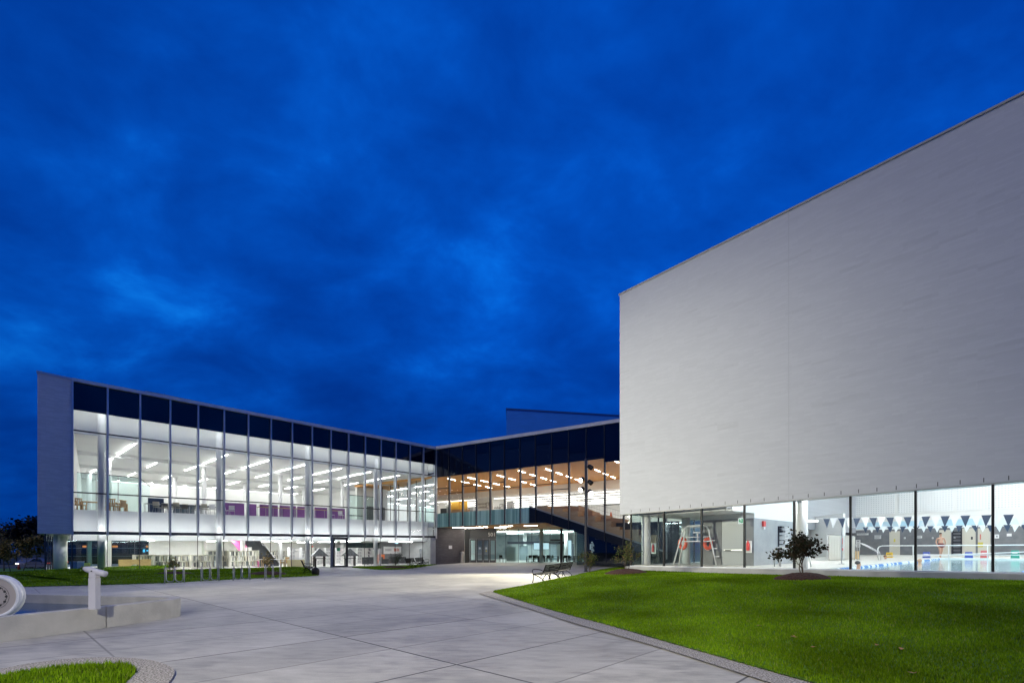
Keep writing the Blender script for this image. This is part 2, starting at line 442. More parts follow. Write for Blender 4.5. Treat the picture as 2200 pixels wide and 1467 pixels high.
    t.links.new(mixn, rr.inputs[0]); t.links.new(rr.outputs[0], b.inputs['Roughness'])
    bp = t.nodes.new('ShaderNodeBump'); bp.inputs['Strength'].default_value = .25; bp.inputs['Distance'].default_value = .01
    inv = mth2('SUBTRACT', noise(45, 4), joint); t.links.new(inv, bp.inputs['Height']); t.links.new(bp.outputs[0], b.inputs['Normal'])
    return m
PAVE = pave_mat()
AGG = mat('exposed_aggregate', (.13, .115, .095), .85, col2=(.50, .46, .40), scale=48, detail=3, bump=.5, bscale=60, lo=.42, hi=.58)
SOIL = mat('lawn_soil', (.05, .12, .006), .95, col2=(.085, .19, .012), scale=3.5, detail=6)
EARTH = mat('far_ground', (.012, .016, .010), .95, col2=(.02, .024, .016), scale=.2)
ASPH = mat('asphalt', (.035, .035, .04), .7, col2=(.05, .05, .055), scale=3)

def grid_sheet(x0, x1, y0, y1, st, zf):
    mb = MB(); nx = int((x1 - x0) / st) + 1; ny = int((y1 - y0) / st) + 1
    for j in range(ny):
        for i in range(nx):
            x, y = x0 + (x1 - x0) * i / (nx - 1), y0 + (y1 - y0) * j / (ny - 1)
            mb.v.append((x, y, zf(x, y)))
    for j in range(ny - 1):
        for i in range(nx - 1):
            a = j * nx + i; mb.f.append((a, a + 1, a + nx + 1, a + nx))
    return mb
g_ = MB(); g_.quad((-1500, -400, -1.3), (1500, -400, -1.3), (1500, 2200, -1.3), (-1500, 2200, -1.3))
struct('ground', g_, EARTH)
struct('pavement', grid_sheet(-34, 46, -14, 62, 1.0, zg), PAVE, smooth=True)
r_ = MB(); r_.quad((-300, 63, -1.0), (-31, 63, -1.0), (-31, 78, -1.0), (-300, 78, -1.0)); struct('road', r_, ASPH)

def strip_sheet(front, back, nu, nv, zf):
    """sheet between two polylines of equal length; zf(x, y, v)"""
    def samp(pl, u):
        k = u * (len(pl) - 1); i = min(int(k), len(pl) - 2); w = k - i
        return Vector((pl[i][0], pl[i][1])) * (1 - w) + Vector((pl[i + 1][0], pl[i + 1][1])) * w
    mb = MB()
    for i in range(nu + 1):
        a, b = samp(front, i / nu), samp(back, i / nu)
        for j in range(nv + 1):
            v = j / nv; p = a.lerp(b, v); mb.v.append((p.x, p.y, zf(p.x, p.y, v)))
    for i in range(nu):
        for j in range(nv):
            a = i * (nv + 1) + j; mb.f.append((a, a + 1, a + nv + 2, a + nv + 1))
    # faces up
    return mb
def fix_up(mb):
    fs = []
    for f in mb.f:
        a, b, c = (Vector(mb.v[i]) for i in f[:3])
        fs.append(f if (b - a).cross(c - a).z >= 0 else tuple(reversed(f)))
    mb.f = fs; return mb
def smooth_pl(pl, k=4):
    out = []
    n = len(pl)
    for i in range(n - 1):
        p0, p1, p2, p3 = (Vector(pl[max(0, min(n - 1, i + q))][:2]) for q in (-1, 0, 1, 2))
        for j in range(k):
            t = j / k
            out.append(.5 * ((2 * p1) + (p2 - p0) * t + (2 * p0 - 5 * p1 + 4 * p2 - p3) * t * t + (3 * p1 - p0 - 3 * p2 + p3) * t ** 3))
    out.append(Vector(pl[-1][:2])); return out

LA = [G(x, y) for x, y in ((-400, 1269), (-150, 1264), (33, 1261), (200, 1257), (354, 1252.3), (430, 1248.0), (520, 1243.6), (600, 1240.5), (648, 1238.6), (684, 1236.3))]
LB = [(-120, 62), (-62, 62), (-36, 60), L.P(-2.4, -.25), L.pt(260, -.30), L.pt(380, -.30), L.pt(480, -.30), L.pt(570, -.30), L.pt(630, -.30), L.pt(652, -1.3)]
lawn_l = fix_up(strip_sheet(smooth_pl(LA), smooth_pl(LB, 4), 150, 26, lambda x, y, v: zg(x, y) + .015 + .16 * math.sin(math.pi * min(1, v * 1.5) * .5 if v < .67 else math.pi * (.5 + (v - .67) * .6)) * (1 if x > -34 else .4) + .04 * mnoise.noise((x * .3, y * .3, 0))))
o = struct('lawn', lawn_l, SOIL, smooth=True)
LA2 = [G(x, y) for x, y in ((757, 1219.0), (800, 1222.6), (830, 1223.9), (873, 1222), (905, 1217.6), (938, 1212.9))]
LB2 = [L.pt(x, -.28) for x in (762, 800, 835, 870, 905, 933)]
lawn_m = fix_up(strip_sheet(smooth_pl(LA2), smooth_pl(LB2), 40, 8, lambda x, y, v: zg(x, y) + .012 + .05 * math.sin(math.pi * v)))
struct('lawn', lawn_m, SOIL, smooth=True)
RA = [(13.5, 39.2)] + [G(x, y) for x, y in ((1330, 1219), (1259, 1230), (1231, 1238.5), (1180, 1250), (1117, 1261.5))] + [G(1066, 1269.5), G(1060, 1271.6), G(1068, 1275)] + [G(x, y) for x, y in ((1143, 1298), (1215, 1319), (1300, 1341), (1420, 1375.7), (1580, 1421), (1743, 1467), (2000, 1533), (2400, 1625), (2900, 1720))] + [Vector((8.5, -4.0)), Vector((13, -12))]
RB = [(16, 38), (13, 33.5), (8.6, 27.0), (6.6, 24.6), (5.9, 24.0), (5.74, 23.85), (5.7, 23.8), (5.69, 23.75), (5.72, 23.70)] + [Rf.pt(x, -.34) for x in (1400, 1470, 1545, 1640, 1740, 1850, 1990, 2200, 2440)] + [Rf.P(22, -.34), Rf.P(29.3, -.34)]
def zlawn(x, y, v):
    back = .60 + .10 * sm(20, 12, y)
    back *= 1 - .75 * sm(25, 33, y)
    f = sm(-.12, .86, v); f0 = sm(-.12, .86, 0); f = (f - f0) / (1 - f0)
    return zg(x, y) * .5 + .02 + back * f + .035 * mnoise.noise((x * .35, y * .35, 3)) * math.sin(math.pi * v)
lawn_r = fix_up(strip_sheet(smooth_pl(RA), smooth_pl(RB), 170, 34, zlawn))
struct('lawn', lawn_r, SOIL, smooth=True)
# bottom left planting bed
PA_o = [G(x, y, .02) for x, y in ((-420, 1478), (-120, 1452), (0, 1435.5), (60, 1424), (150, 1413.5), (230, 1410.5), (300, 1413.5), (345, 1422), (373, 1436), (372, 1452), (352, 1476), (300, 1520), (200, 1600))]
PA_i = [G(x, y, .02) for x, y in ((-420, 1493), (-120, 1466), (0, 1449), (60, 1439), (140, 1429), (215, 1424.5), (262, 1424), (283, 1428), (293, 1439), (290, 1446), (268, 1468), (215, 1512), (120, 1592))]
struct('kerb_strip', fix_up(strip_sheet(smooth_pl(PA_o), smooth_pl(PA_i), 96, 2, lambda x, y, v: .02)), AGG)
PB = [Vector((p.x, p.y)).lerp(Vector((-5.6, 3.6)), .98) for p in PA_i]
lawn_b = fix_up(strip_sheet(smooth_pl(PA_i), smooth_pl(PB), 60, 14, lambda x, y, v: .012 + .03 * v))
struct('lawn', lawn_b, SOIL, smooth=True)
# kerb along the right lawn
KO = [G(x, y, .02) for x, y in ((1231, 1236.5), (1180, 1247), (1117, 1258), (1060, 1267.5), (1034, 1272.5), (1034, 1276), (1117, 1300.5), (1226, 1335.6), (1309, 1359), (1420, 1391), (1600, 1448), (1660, 1467), (1850, 1522), (2300, 1640))] + [Vector((7.7, -4.2))]
KI = [G(x, y, .02) for x, y in ((1236, 1237.5), (1184, 1250), (1119, 1261.5), (1073, 1268.8), (1063, 1270.5), (1061, 1272.8), (1143, 1298), (1215, 1319), (1330, 1349.5), (1420, 1375.7), (1580, 1421), (1743, 1467), (2000, 1533), (2500, 1640))] + [Vector((8.5, -4.0))]
struct('kerb_strip', fix_up(strip_sheet(smooth_pl(KO), smooth_pl(KI), 110, 2, lambda x, y, v: zg(x, y) + .022)), AGG)

MULCH_AT = []
for x_, y_, Y_, rx_, ry_ in ((1725, 1246, 15.0, .90, .62), (1345, 1247, 20.6, .95, .72)):
    c_ = PX(x_, y_, Y_); MULCH_AT.append((c_.x, c_.y, rx_, ry_))
for x_, y_ in ((374, 1233), (575, 1232), (848, 1217.5)):
    c_ = G(x_, y_, .12); MULCH_AT.append((c_.x, c_.y, 1.15, .8))
# grass blades on the lawns
def grass(name, sheets, label, dens, hgt, seed, near=9.0):
    rng = np.random.default_rng(seed)
    P = []
    for mb in sheets:
        V = np.array(mb.v); Fq = np.array(mb.f)
        a, b, c, d = (V[Fq[:, i]] for i in range(4))
        area = np.linalg.norm(np.cross(c - a, d - b), axis=1) / 2
        cen = (a + b + c + d) / 4; dist = np.hypot(cen[:, 0], cen[:, 1])
        n = area * dens * np.minimum(1.0, (near / np.maximum(dist, .5)) ** 1.55)
        n = np.where((cen[:, 0] > -48) & (dist < 62) & (cen[:, 1] > 2.5), n, 0)
        k = rng.poisson(n); idx = np.repeat(np.arange(len(k)), k)
        u, w = rng.random(len(idx))[:, None], rng.random(len(idx))[:, None]
        p = (a[idx] * (1 - u) + b[idx] * u) * (1 - w) + (d[idx] * (1 - u) + c[idx] * u) * w
        P.append(p)
    P = np.concatenate(P)
    for mx_, my_, rx_, ry_ in MULCH_AT:
        P = P[((P[:, 0] - mx_) / (rx_ * .97)) ** 2 + ((P[:, 1] - my_) / (ry_ * .97)) ** 2 > 1]
    n = len(P)
    dist = np.hypot(P[:, 0], P[:, 1])
    patch = np.array([mnoise.noise((x * .8, y * .8, 7.0)) for x, y in P[:, :2]])
    h = hgt * (.55 + .75 * rng.random(n)) * (1 + .35 * patch)
    wdt = (.0035 + .0007 * dist) * (.7 + .6 * rng.random(n))
    az = rng.random(n) * 2 * math.pi; lean = rng.normal(0, .38, n); la = rng.random(n) * 2 * math.pi
    dx, dy = np.cos(az) * wdt, np.sin(az) * wdt
    v = np.empty((n, 3, 3))
    v[:, 0] = P + np.stack([dx, dy, np.full(n, -.012)], 1); v[:, 1] = P + np.stack([-dx, -dy, np.full(n, -.012)], 1)
    v[:, 2] = P + np.stack([np.cos(la) * h * lean, np.sin(la) * h * lean, h], 1)
    me = bpy.data.meshes.new(name); me.vertices.add(n * 3); me.vertices.foreach_set('co', v.reshape(-1))
    me.loops.add(n * 3); me.loops.foreach_set('vertex_index', np.arange(n * 3, dtype=np.int32))
    me.polygons.add(n); me.polygons.foreach_set('loop_start', np.arange(0, n * 3, 3, dtype=np.int32)); me.polygons.foreach_set('loop_total', np.full(n, 3, dtype=np.int32))
    me.update(); me.validate()
    me.materials.append(GRASS)
    o = bpy.data.objects.new(name, me); COL.objects.link(o)
    tag(o, label, 'grass'); o['kind'] = 'stuff'
    return n
def grass_mat():
    m = bpy.data.materials.new('grass_blades'); m.use_nodes = True
    t = m.node_tree; t.nodes.clear()
    g = t.nodes.new('ShaderNodeNewGeometry'); r = t.nodes.new('ShaderNodeValToRGB')
    el = r.color_ramp.elements
    el[0].color = (.085, .165, .010, 1); el[1].color = (.25, .39, .022, 1); el[0].position = .0
    q = el.new(.93); q.color = (.20, .35, .008, 1); q = el.new(.975); q.color = (.30, .31, .08, 1)
    t.links.new(g.outputs['Random Per Island'], r.inputs[0])
    n = t.nodes.new('ShaderNodeTexNoise'); n.inputs['Scale'].default_value = .55; n.inputs['Detail'].default_value = 4; t.links.new(g.outputs['Position'], n.inputs['Vector'])
    mr = t.nodes.new('ShaderNodeMapRange'); mr.inputs['From Min'].default_value = .35; mr.inputs['From Max'].default_value = .65; mr.inputs['To Min'].default_value = .55; mr.inputs['To Max'].default_value = 1.18
    t.links.new(n.outputs[0], mr.inputs[0])
    mu = t.nodes.new('ShaderNodeVectorMath'); mu.operation = 'SCALE'; t.links.new(r.outputs[0], mu.inputs[0]); t.links.new(mr.outputs[0], mu.inputs['Scale'])
    d = t.nodes.new('ShaderNodeBsdfDiffuse'); tl = t.nodes.new('ShaderNodeBsdfTranslucent'); mx = t.nodes.new('ShaderNodeMixShader'); mx.inputs[0].default_value = .35
    o = t.nodes.new('ShaderNodeOutputMaterial')
    t.links.new(mu.outputs[0], d.inputs[0]); t.links.new(mu.outputs[0], tl.inputs[0])
    t.links.new(d.outputs[0], mx.inputs[1]); t.links.new(tl.outputs[0], mx.inputs[2]); t.links.new(mx.outputs[0], o.inputs[0])
    return m
GRASS = grass_mat()
grass('grass', [lawn_r], 'green grass on the sloping lawn below the white brick wall', 3000, .044, 1, 8.0)
grass('grass', [lawn_l, lawn_m], 'dark green grass in front of the long glass library facade', 1500, .055, 2, 9.0)
grass('grass', [lawn_b], 'grass in the small kerbed bed at the bottom left corner', 3200, .06, 3, 7.0)

# ------------------------------------------------------------------ left wing: the glass library
BRW_L = brick('white_brick_end', (.52, .51, .53), (.62, .61, .63), (.48, .47, .49), L.ang)
BRW_R = brick('white_brick_wall', (.475, .495, .535), (.515, .535, .575), (.465, .485, .52), Rf.ang)
BRD = brick('dark_brick', (.075, .072, .082), (.105, .10, .112), (.05, .05, .055), .4, bump=.4)
ct, gt = L.line(155, 814.3, 936, 960.6), L.line(155, 819.5, 932, 965)
sb, t1 = L.line(155, 879.5, 928, 997.5), L.line(155, 922.9, 932, 1022)
t2, pt_ = L.line(155, 1056.5, 932, 1099.7), L.line(155, 1093.9, 799.6, 1116.5)
bt, bb = L.line(155, 1140.6, 932, 1150.6), L.line(155, 1147.3, 932, 1154.8)
LW = 1.8; LN = 17; LT = LW * LN
lib = thing('library_wing', 'long two storey glass library wing with white brick end and lit interior', 'building', (*L.P(LT / 2), 0))
def fslab(fac, name, ta, tb, z0, z1, th, off, m, parent):
    p, q = fac.P(ta), fac.P(tb)
    z0 = z0 if callable(z0) else (lambda t, c=z0: c); z1 = z1 if callable(z1) else (lambda t, c=z1: c)
    return obj(name, MB().slab(p, q, z0(ta), z1(ta), z0(tb), z1(tb), fac.n, th, off), m, parent)
def fquad(fac, name, ta, tb, z0, z1, d, m, parent):
    z0 = z0 if callable(z0) else (lambda t, c=z0: c); z1 = z1 if callable(z1) else (lambda t, c=z1: c)
    return obj(name, MB().quad(fac.P3(ta, d, z0(ta)), fac.P3(tb, d, z0(tb)), fac.P3(tb, d, z1(tb)), fac.P3(ta, d, z1(ta))), m, parent)
tw0 = L.t(80); tg0 = L.t(98)
gbase = lambda t: zg(*L.P(t)) + .02
DOORBAY = 10
for i in range(LN):
    a, b = i * LW, (i + 1) * LW
    fslab(L, 'spandrel_panel', a + .02, b - .02, lambda t: sb(t) + .02, gt, .05, .02, SPAN, lib)
    w = fquad(L, 'window', a, b, lambda t: bt(t), lambda t: sb(t) + .02, .045, GL, lib)
    for tz in (t1, t2):
        fslab(L, 'transom', a + .035, b - .035, lambda t: tz(t) - .04, lambda t: tz(t) + .04, .10, .0, DARKM, w)
    fslab(L, 'band_panel', a + .03, b - .03, bb, bt, .09, .0, BANDM, lib)
    if i != DOORBAY:
        w = fquad(L, 'ground_window', a, b, lambda t: gbase(t), bb, .05, GL, lib)
        if i: fslab(L, 'joint', a - .018, a + .018, gbase, lambda t: bb(t) - .002, .05, .02, DARKM, w)
for i in range(LN + 1):
    a = i * LW
    mb = MB(); L.box(mb, a - .05, a + .05, -.17, .02, bb(a) - .10, ct(a) - .05)
    f = obj('mullion_fin', mb, ALU, lib)
    mb = MB(); L.box(mb, a - .045, a + .045, .10, .26, bt(a), sb(a)); obj('inner_post', mb, WPAINT, f)
fslab(L, 'coping', -.02, LT + .1, lambda t: gt(t) + .004, lambda t: ct(t) + .05, .5, -.20, COPE, lib)
# brick end block, overhanging the glazed ground floor
zc = lambda t: L.z(80, 797.5) + (L.z(152, 813) - L.z(80, 797.5)) * (t - tw0) / (L.t(152) - tw0)
e_ = MB(); zb0 = L.z(80, 1145.5)
skew = Vector((-.655, .756)).normalized(); c4 = [L.P(tw0, -.10), L.P(-.02, -.10), L.P(-.02, -.1) + skew * 30, L.P(tw0, -.10) + skew * 30]
e_.hexa([(p.x, p.y, zb0) for p in c4], [(c4[0].x, c4[0].y, zc(tw0) - .12), (c4[1].x, c4[1].y, zc(0) - .12), (c4[2].x, c4[2].y, zc(0) - .12), (c4[3].x, c4[3].y, zc(tw0) - .12)])
obj('brick_end', e_, BRW_L, lib)
e_ = MB(); c4 = [L.P(tw0 - .04, -.15), L.P(-.03, -.15), L.P(-.03, -.15) + skew * 30, L.P(tw0 - .04, -.15) + skew * 30]
e_.hexa([(c4[0].x, c4[0].y, zc(tw0) - .12), (c4[1].x, c4[1].y, zc(0) - .12), (c4[2].x, c4[2].y, zc(0) - .12), (c4[3].x, c4[3].y, zc(tw0) - .12)], [(c4[0].x, c4[0].y, zc(tw0) + .02), (c4[1].x, c4[1].y, zc(0) + .02), (c4[2].x, c4[2].y, zc(0) + .02), (c4[3].x, c4[3].y, zc(tw0) + .02)])
obj('brick_coping', e_, ALU, lib)
# glazed corner below the brick end
w = fquad(L, 'ground_window', tg0, 0, lambda t: .20, zb0 - .01, .05, GL, lib)
fslab(L, 'joint', tg0 - .05, tg0 + .03, .20, zb0 - .012, .10, -.0, DARKM, w)
fslab(L, 'joint', -.03, .03, .20, zb0 - .012, .06, .02, DARKM, w)
sk = lambda d: .02 + .1285 * d
w = obj('end_window', MB().quad(L.P3(tg0, .1, .2), L.P3(tg0 + sk(18.8), 18.8, .2), L.P3(tg0 + sk(18.8), 18.8, zb0 - .01), L.P3(tg0, .1, zb0 - .01)), GLT, lib)
for k in range(1, 8):
    mb = MB(); te = tg0 + sk(k * 2.3); L.box(mb, te - .02, te + .02, k * 2.3, k * 2.3 + .06, .2, zb0 - .012); obj('joint', mb, DARKM, w)
cb = MB()
pl = [tg0 - .25, 3, 6, 9.5, 13, 16.2]
for a, b in zip(pl, pl[1:]):
    cb.slab(L.P(a), L.P(b), -.15, gbase(a) + .02, -.15, gbase(b) + .02, L.n, .14, -.14)
cb.slab(L.P(20.2), L.P(LT - .1), -.15, .045, -.15, .045, L.n, .14, -.14)
obj('plinth', cb, BANDM, lib)
# floors, ceilings, inner walls
LZF = 4.28; LD = 29.0
def Hc(t): return EYE + 8.0 + .44 * t / LT
def lbox(name, ta, tb, da, db, z0, z1, m, parent=lib):
    mb = MB(); L.box(mb, ta, tb, da, db, z0, z1); return obj(name, mb, m, parent)
c4 = [L.P(tg0 + .05, .08), L.P(LT - .1, .08), L.P(LT - .1, LD), L.P(tg0 + sk(LD), LD)]
obj('ground_floor', MB().prism(c4, -.3, .06), FLOORW, lib)
EDG = 1.30
def zline_d(xa, ya, xb, yb, d):
    ta, tb_ = L.t(xa, d), L.t(xb, d); za, zb = L.z(xa, ya, d), L.z(xb, yb, d)
    return lambda t: za + (zb - za) * (t - ta) / (tb_ - ta)
ptop, pbot = zline_d(165, 1094, 799.6, 1116.5, EDG), zline_d(165, 1160.5, 700, 1161.5, EDG)
sk = lambda d: .02 + .1285 * d
c_ = MB(); c_.hexa([L.P3(sk(EDG + .05), EDG + .05, 2.62), L.P3(LT - .1, EDG + .05, 2.62), L.P3(LT - .1, LD, 2.62), L.P3(sk(LD), LD, 2.62)], [L.P3(sk(EDG), EDG + .05, ptop(0) - .02), L.P3(LT - .1, EDG + .05, ptop(LT) - .02), L.P3(LT - .1, LD, ptop(LT) - .02), L.P3(sk(LD), LD, ptop(0) - .02)])
obj('upper_floor', c_, FLOORW, lib)
def ufl(t): return ptop(t) - .02
fslab(L, 'floor_edge', .03, LT - .1, pbot, ptop, .05, EDG - .002, WHITE, lib)
c_ = MB(); c_.hexa([L.P3(.0, 1.25, Hc(0)), L.P3(LT - .1, 1.25, Hc(LT)), L.P3(LT - .1, LD, Hc(LT)), L.P3(sk(LD), LD, Hc(0))], [L.P3(.0, 1.25, ct(0) - .3), L.P3(LT - .1, 1.25, ct(LT) - .3), L.P3(LT - .1, LD, ct(LT) - .3), L.P3(sk(LD), LD, ct(0) - .3)])
obj('ceiling', c_, WHITE2, lib)
for d0 in (8.6, 16.8, 24.6):     # shallow downstand beams across the ceiling
    c_ = MB(); c_.hexa([L.P3(sk(d0) + .1, d0, Hc(0) - .28), L.P3(LT - .15, d0, Hc(LT) - .28), L.P3(LT - .15, d0 + .55, Hc(LT) - .28), L.P3(sk(d0) + .2, d0 + .55, Hc(0) - .28)], [L.P3(sk(d0) + .1, d0, Hc(0) - .002), L.P3(LT - .15, d0, Hc(LT) - .002), L.P3(LT - .15, d0 + .55, Hc(LT) - .002), L.P3(sk(d0) + .2, d0 + .55, Hc(0) - .002)])
    obj('ceiling_beam', c_, WHITE2, lib)
c_ = MB(); c_.hexa([L.P3(.0, .08, sb(0) + .6), L.P3(LT - .1, .08, sb(LT) + .6), L.P3(LT - .1, 1.24, sb(LT) + .6), L.P3(0, 1.24, sb(0) + .6)], [L.P3(.0, .08, sb(0) + .8), L.P3(LT - .1, .08, sb(LT) + .8), L.P3(LT - .1, 1.24, sb(LT) + .8), L.P3(0, 1.24, sb(0) + .8)])
obj('window_soffit', c_, WHITE2, lib)
lbox('back_wall', 3.75, LT - .1, LD, LD + .3, 2.75, 12, WHITE)
lbox('ground_side_wall', LT - .35, LT - .12, 6.2, 19, .06, 1.75, WHITE)
lbox('ground_side_window', LT - .33, LT - .14, 6.2, 19, 1.76, 2.62, mat('dark_clerestory', (.03, .06, .065), .15))
lbox('upper_side_wall', LT - .12, LT + .02, 16, LD, LZF, 11, WHITE)
ea, eb_ = L.P(.0, .3), L.P(.0, .3) + skew * 29
obj('end_wall', MB().slab(ea, eb_, LZF, 11, LZF, 11, L.d, .1), WHITE, lib)
tb = L.t(320, 19)
lbox('ground_back_wall', tb, LT - .1, 19, 19.25, .06, 2.74, WHITE)
w = fquad(L, 'back_window', tg0 + sk(19), tb, .06, 2.74, 19, GLT2, lib)
for k in range(1, 4):
    mb = MB(); a = tg0 + sk(19) + k * 1.85; L.box(mb, a - .025, a + .025, 18.96, 19.04, .06, 2.73); obj('joint', mb, DARKM, w)
lbox('roof', 4.0, LT, .3, LD + .3, ct(LT) - .25, ct(LT) - .1, CURB)
for x in (218, 470, 660, 807):
    t = L.t(x, .8); p = L.P(t, .8)
    obj('column', MB().lathe([(.21, 0.06), (.21, 11)], 24, (p.x, p.y, 0)), WPAINT, lib, smooth=True)
for t in (3.4, 10.6, 17.8, 25):
    for d in (10.5, 20.5):
        p = L.P(t, d); obj('column', MB().lathe([(.21, 0.06), (.21, 10)], 16, (p.x, p.y, 0)), WPAINT, lib, smooth=True)
tcol = L.t(130, 2.6); p = L.P(tcol, 2.6)
obj('column', MB().lathe([(.36, .06), (.36, 2.9)], 24, (p.x, p.y, 0)), WPAINT, lib, smooth=True)
# glazed partition that ends the library against the entrance wing
w = obj('end_partition', MB().quad(L.P3(LT - .05, .3, LZF), L.P3(LT - .05, 15.9, LZF), L.P3(LT - .05, 15.9, Hc(LT) + .6), L.P3(LT - .05, .3, Hc(LT) + .6)), GLT, lib)
for k in range(1, 9):
    mb = MB(); L.box(mb, LT - .08, LT - .02, k * 1.75, k * 1.75 + .07, LZF, Hc(LT) + .5); obj('joint', mb, DARKM, w)
mb = MB(); L.box(mb, LT - .09, LT - .03, .3, 22, Hc(LT) + .3, Hc(LT) + .42); obj('top_rail', mb, DARKM, w)
lbox('top_edge_wall', LT - .14, LT + .02, .3, 16, Hc(LT) + .61, ct(LT) - .1, WHITE)
lbox('edge_wall', LT - .14, LT - .06, .3, 19, 2.0, EYE + 2.745, GREYP)
lbox('partition_band', LT - .04, LT, .3, 18, EYE + 2.75, EYE + 4.05, mat('grey_band', (.36, .42, .45), .3))
# grey rooms at the right end of the ground floor
ta = L.t(818, 6.0)
lbox('grey_back_wall', ta, LT - .2, 6.0, 6.2, .06, 2.61, GREYW)
lbox('grey_side_wall', LT - .3, LT - .1, .3, 6.0, .06, 2.74, GREYP)
fslab(L, 'corner_panel', LT - .75, LT, gbase, lambda t: bb(t) - .01, .04, .02, GREYP, lib)
# door in the glass
db = DOORBAY * LW
dr = fslab(L, 'side_panel', db + .02, db + .24, gbase, lambda t: bb(t) - .01, .07, .0, mat('door_side', (.16, .19, .20), .35), lib)
d_ = MB(); z0, z1 = .03, bb(db) - .01
for a, b, c, e in ((.28, .42, z0, z1), (1.58, 1.76, z0, z1), (.42, 1.58, z1 - .22, z1), (.42, 1.58, z0, z0 + .12)):
    L.box(d_, db + a, db + b, -.04, .08, c, e)
dr = obj('door', d_, DARKM, lib)
fquad(L, 'door_glass', db + .42, db + 1.58, z0 + .12, z1 - .22, .02, GL, dr)
h_ = MB(); L.box(h_, db + 1.50, db + 1.53, -.10, -.04, .85, 1.25); obj('handle', h_, STEEL, dr)
s_ = MB(); L.box(s_, db + .66, db + .98, -.01, .015, 1.55, 1.85); obj('door_sticker', s_, mat('green_sticker', (.05, .42, .16), .5), dr)

# linear lamps
def lamp(name, fac, ta, tb, da, db, z, label, group, m, drop=.10, w=.085):
    """slim fitting lying between (ta,da) and (tb,db), hung just under the ceiling"""
    a, b = fac.P(ta, da), fac.P(tb, db); d = (b - a).normalized(); n = Vector((-d.y, d.x)) * w / 2
    zc0 = z(ta) if callable(z) else z
    t = thing(name, label, 'ceiling light', (*((a + b) / 2), zc0 - drop), 0, group)
    q = [a - n, b - n, b + n, a + n]
    za = z(ta) if callable(z) else z; zb = z(tb) if callable(z) else z
    zs = (za, zb, zb, za)
    obj('housing', MB().hexa([(p.x, p.y, h - drop + .012) for p, h in zip(q, zs)], [(p.x, p.y, h - .002) for p, h in zip(q, zs)]), WPAINT, t)
    obj('diffuser', MB().hexa([(p.x, p.y, h - drop - .004) for p, h in zip(q, zs)], [(p.x, p.y, h - drop + .010) for p, h in zip(q, zs)]), m, t)
    return t
LAMPL = emis('lamp_library', (1, .99, .965), 46)
segs = ((1.9, 8.4), (9.3, 14.0), (17.6, 22.4), (25.3, 28.3))
for r, t in enumerate((.9, 3.68, 6.8, 9.88, 13.3, 16.6, 20.1, 23.4, 27.0)):
    for s, (da, db_) in enumerate(segs):
        if t == .9 and s != 1: continue
        if t - .2 < sk(db_): continue
        if t == 6.8 and s == 0: continue
        lamp('ceiling_light', L, t, t, da, db_, Hc, 'library upper ceiling light, %s row from the brick end, %s piece from the glass' % (ORD[r], ORD[s]), 'linear ceiling lights over the library upper floor', LAMPL)
LAMPW = emis('added_band_wash', (.97, .99, 1), 27)
lamp('added_wash_light', L, .2, LT - .3, .34, .34, lambda t: sb(t) + .57, 'added concealed light line washing down behind the library glass from its top edge', 'added wash light', emis('added_top_wash', (.95, .99, 1), 15), .03, .16)  # hidden lamp added to brighten the columns and the strip under the spandrels
wl = thing('added_wash_light', 'added light line hidden behind the dark band between the two library storeys', 'ceiling light', (*L.P(LT / 2, .15), 2.9))  # hidden lamp added to brighten the white floor edge
obj('housing', MB().slab(L.P(.1), L.P(LT - .8), bb(0) + .05, bt(0) - .03, bb(LT) + .05, bt(LT) - .03, L.n, .02, .095), DARKM, wl)
obj('diffuser', MB().slab(L.P(.1), L.P(LT - .8), bb(0) + .07, bt(0) - .05, bb(LT) + .07, bt(LT) - .05, L.n, .05, .117), LAMPW, wl)
lamp('cove_light', L, 5.0, LT - 3, LD - .35, LD - .35, Hc, 'long bright light line along the back wall of the library upper floor', 'back wall light line', emis('lamp_cove', (1, .99, .97), 7), .10, .12)
for r, t in enumerate((2.5, 7.5, 12.5, 17.5, 22.5)):
    for s, d in enumerate((2.4, 7.5, 13.0)):
        lamp('ceiling_light', L, t, t, d, d + 3.6, 2.62, 'library ground floor ceiling light, %s row from the brick end, %s from the glass' % (ORD[r], ORD[s]), 'linear ceiling lights in the library ground floor', LAMPL, .05, .30)
lamp('ceiling_light', L, 26.5, 29.5, 3.0, 3.0, 2.62, 'linear ceiling light in the grey reading room beside the brick entrance', 'grey room light', LAMPL, .05, .16)

# ------------------------------------------------------------------ middle wing: entrance
ent = thing('entrance_wing', 'glazed entrance wing with timber ceiling bridging the two larger buildings', 'building', (*M.P(11), .16))
mct, mgt = M.line(937, 960, 1332.7, 900.5), M.line(937, 965.5, 1332.7, 907)
mcl = M.line(938.7, 1025, 1332.7, 980.2)
ggt, ggb = M.line(937, 1103, 1134, 1089), M.line(938.7, 1132.4, 1165, 1121.3)
stt, stb = M.line(1137, 1089, 1355, 1161.8), M.line(1170.6, 1121.8, 1338, 1174.4)
tk1, tk2 = M.t(1136), M.t(1169)
MT = 1.8 * 14
mlow = lambda t: ggb(t) if t < tk2 else stb(t)
lowj = [1048.6, 1057.8, 1043, 1052.2, 1036.6, 1046.4, 1029.9, 1040.2, 1050.6, 1060.3, 1071.5, 1083.5, 1095, 1100]
upj = [965 + 4, 960, 964.8, 973, 956.4, 964, 946, 954.4, 963.4, 972, 982, 990, 999, 1005]
mxs = [937.3, 964.4, 993.2, 1022.5, 1052.4, 1083.4, 1117, 1150.2, 1185.4, 1221.4, 1259.2, 1298.3, 1338.8, 1383, 1430]
mts = [M.t(x) for x in mxs]; mts[0] = .0
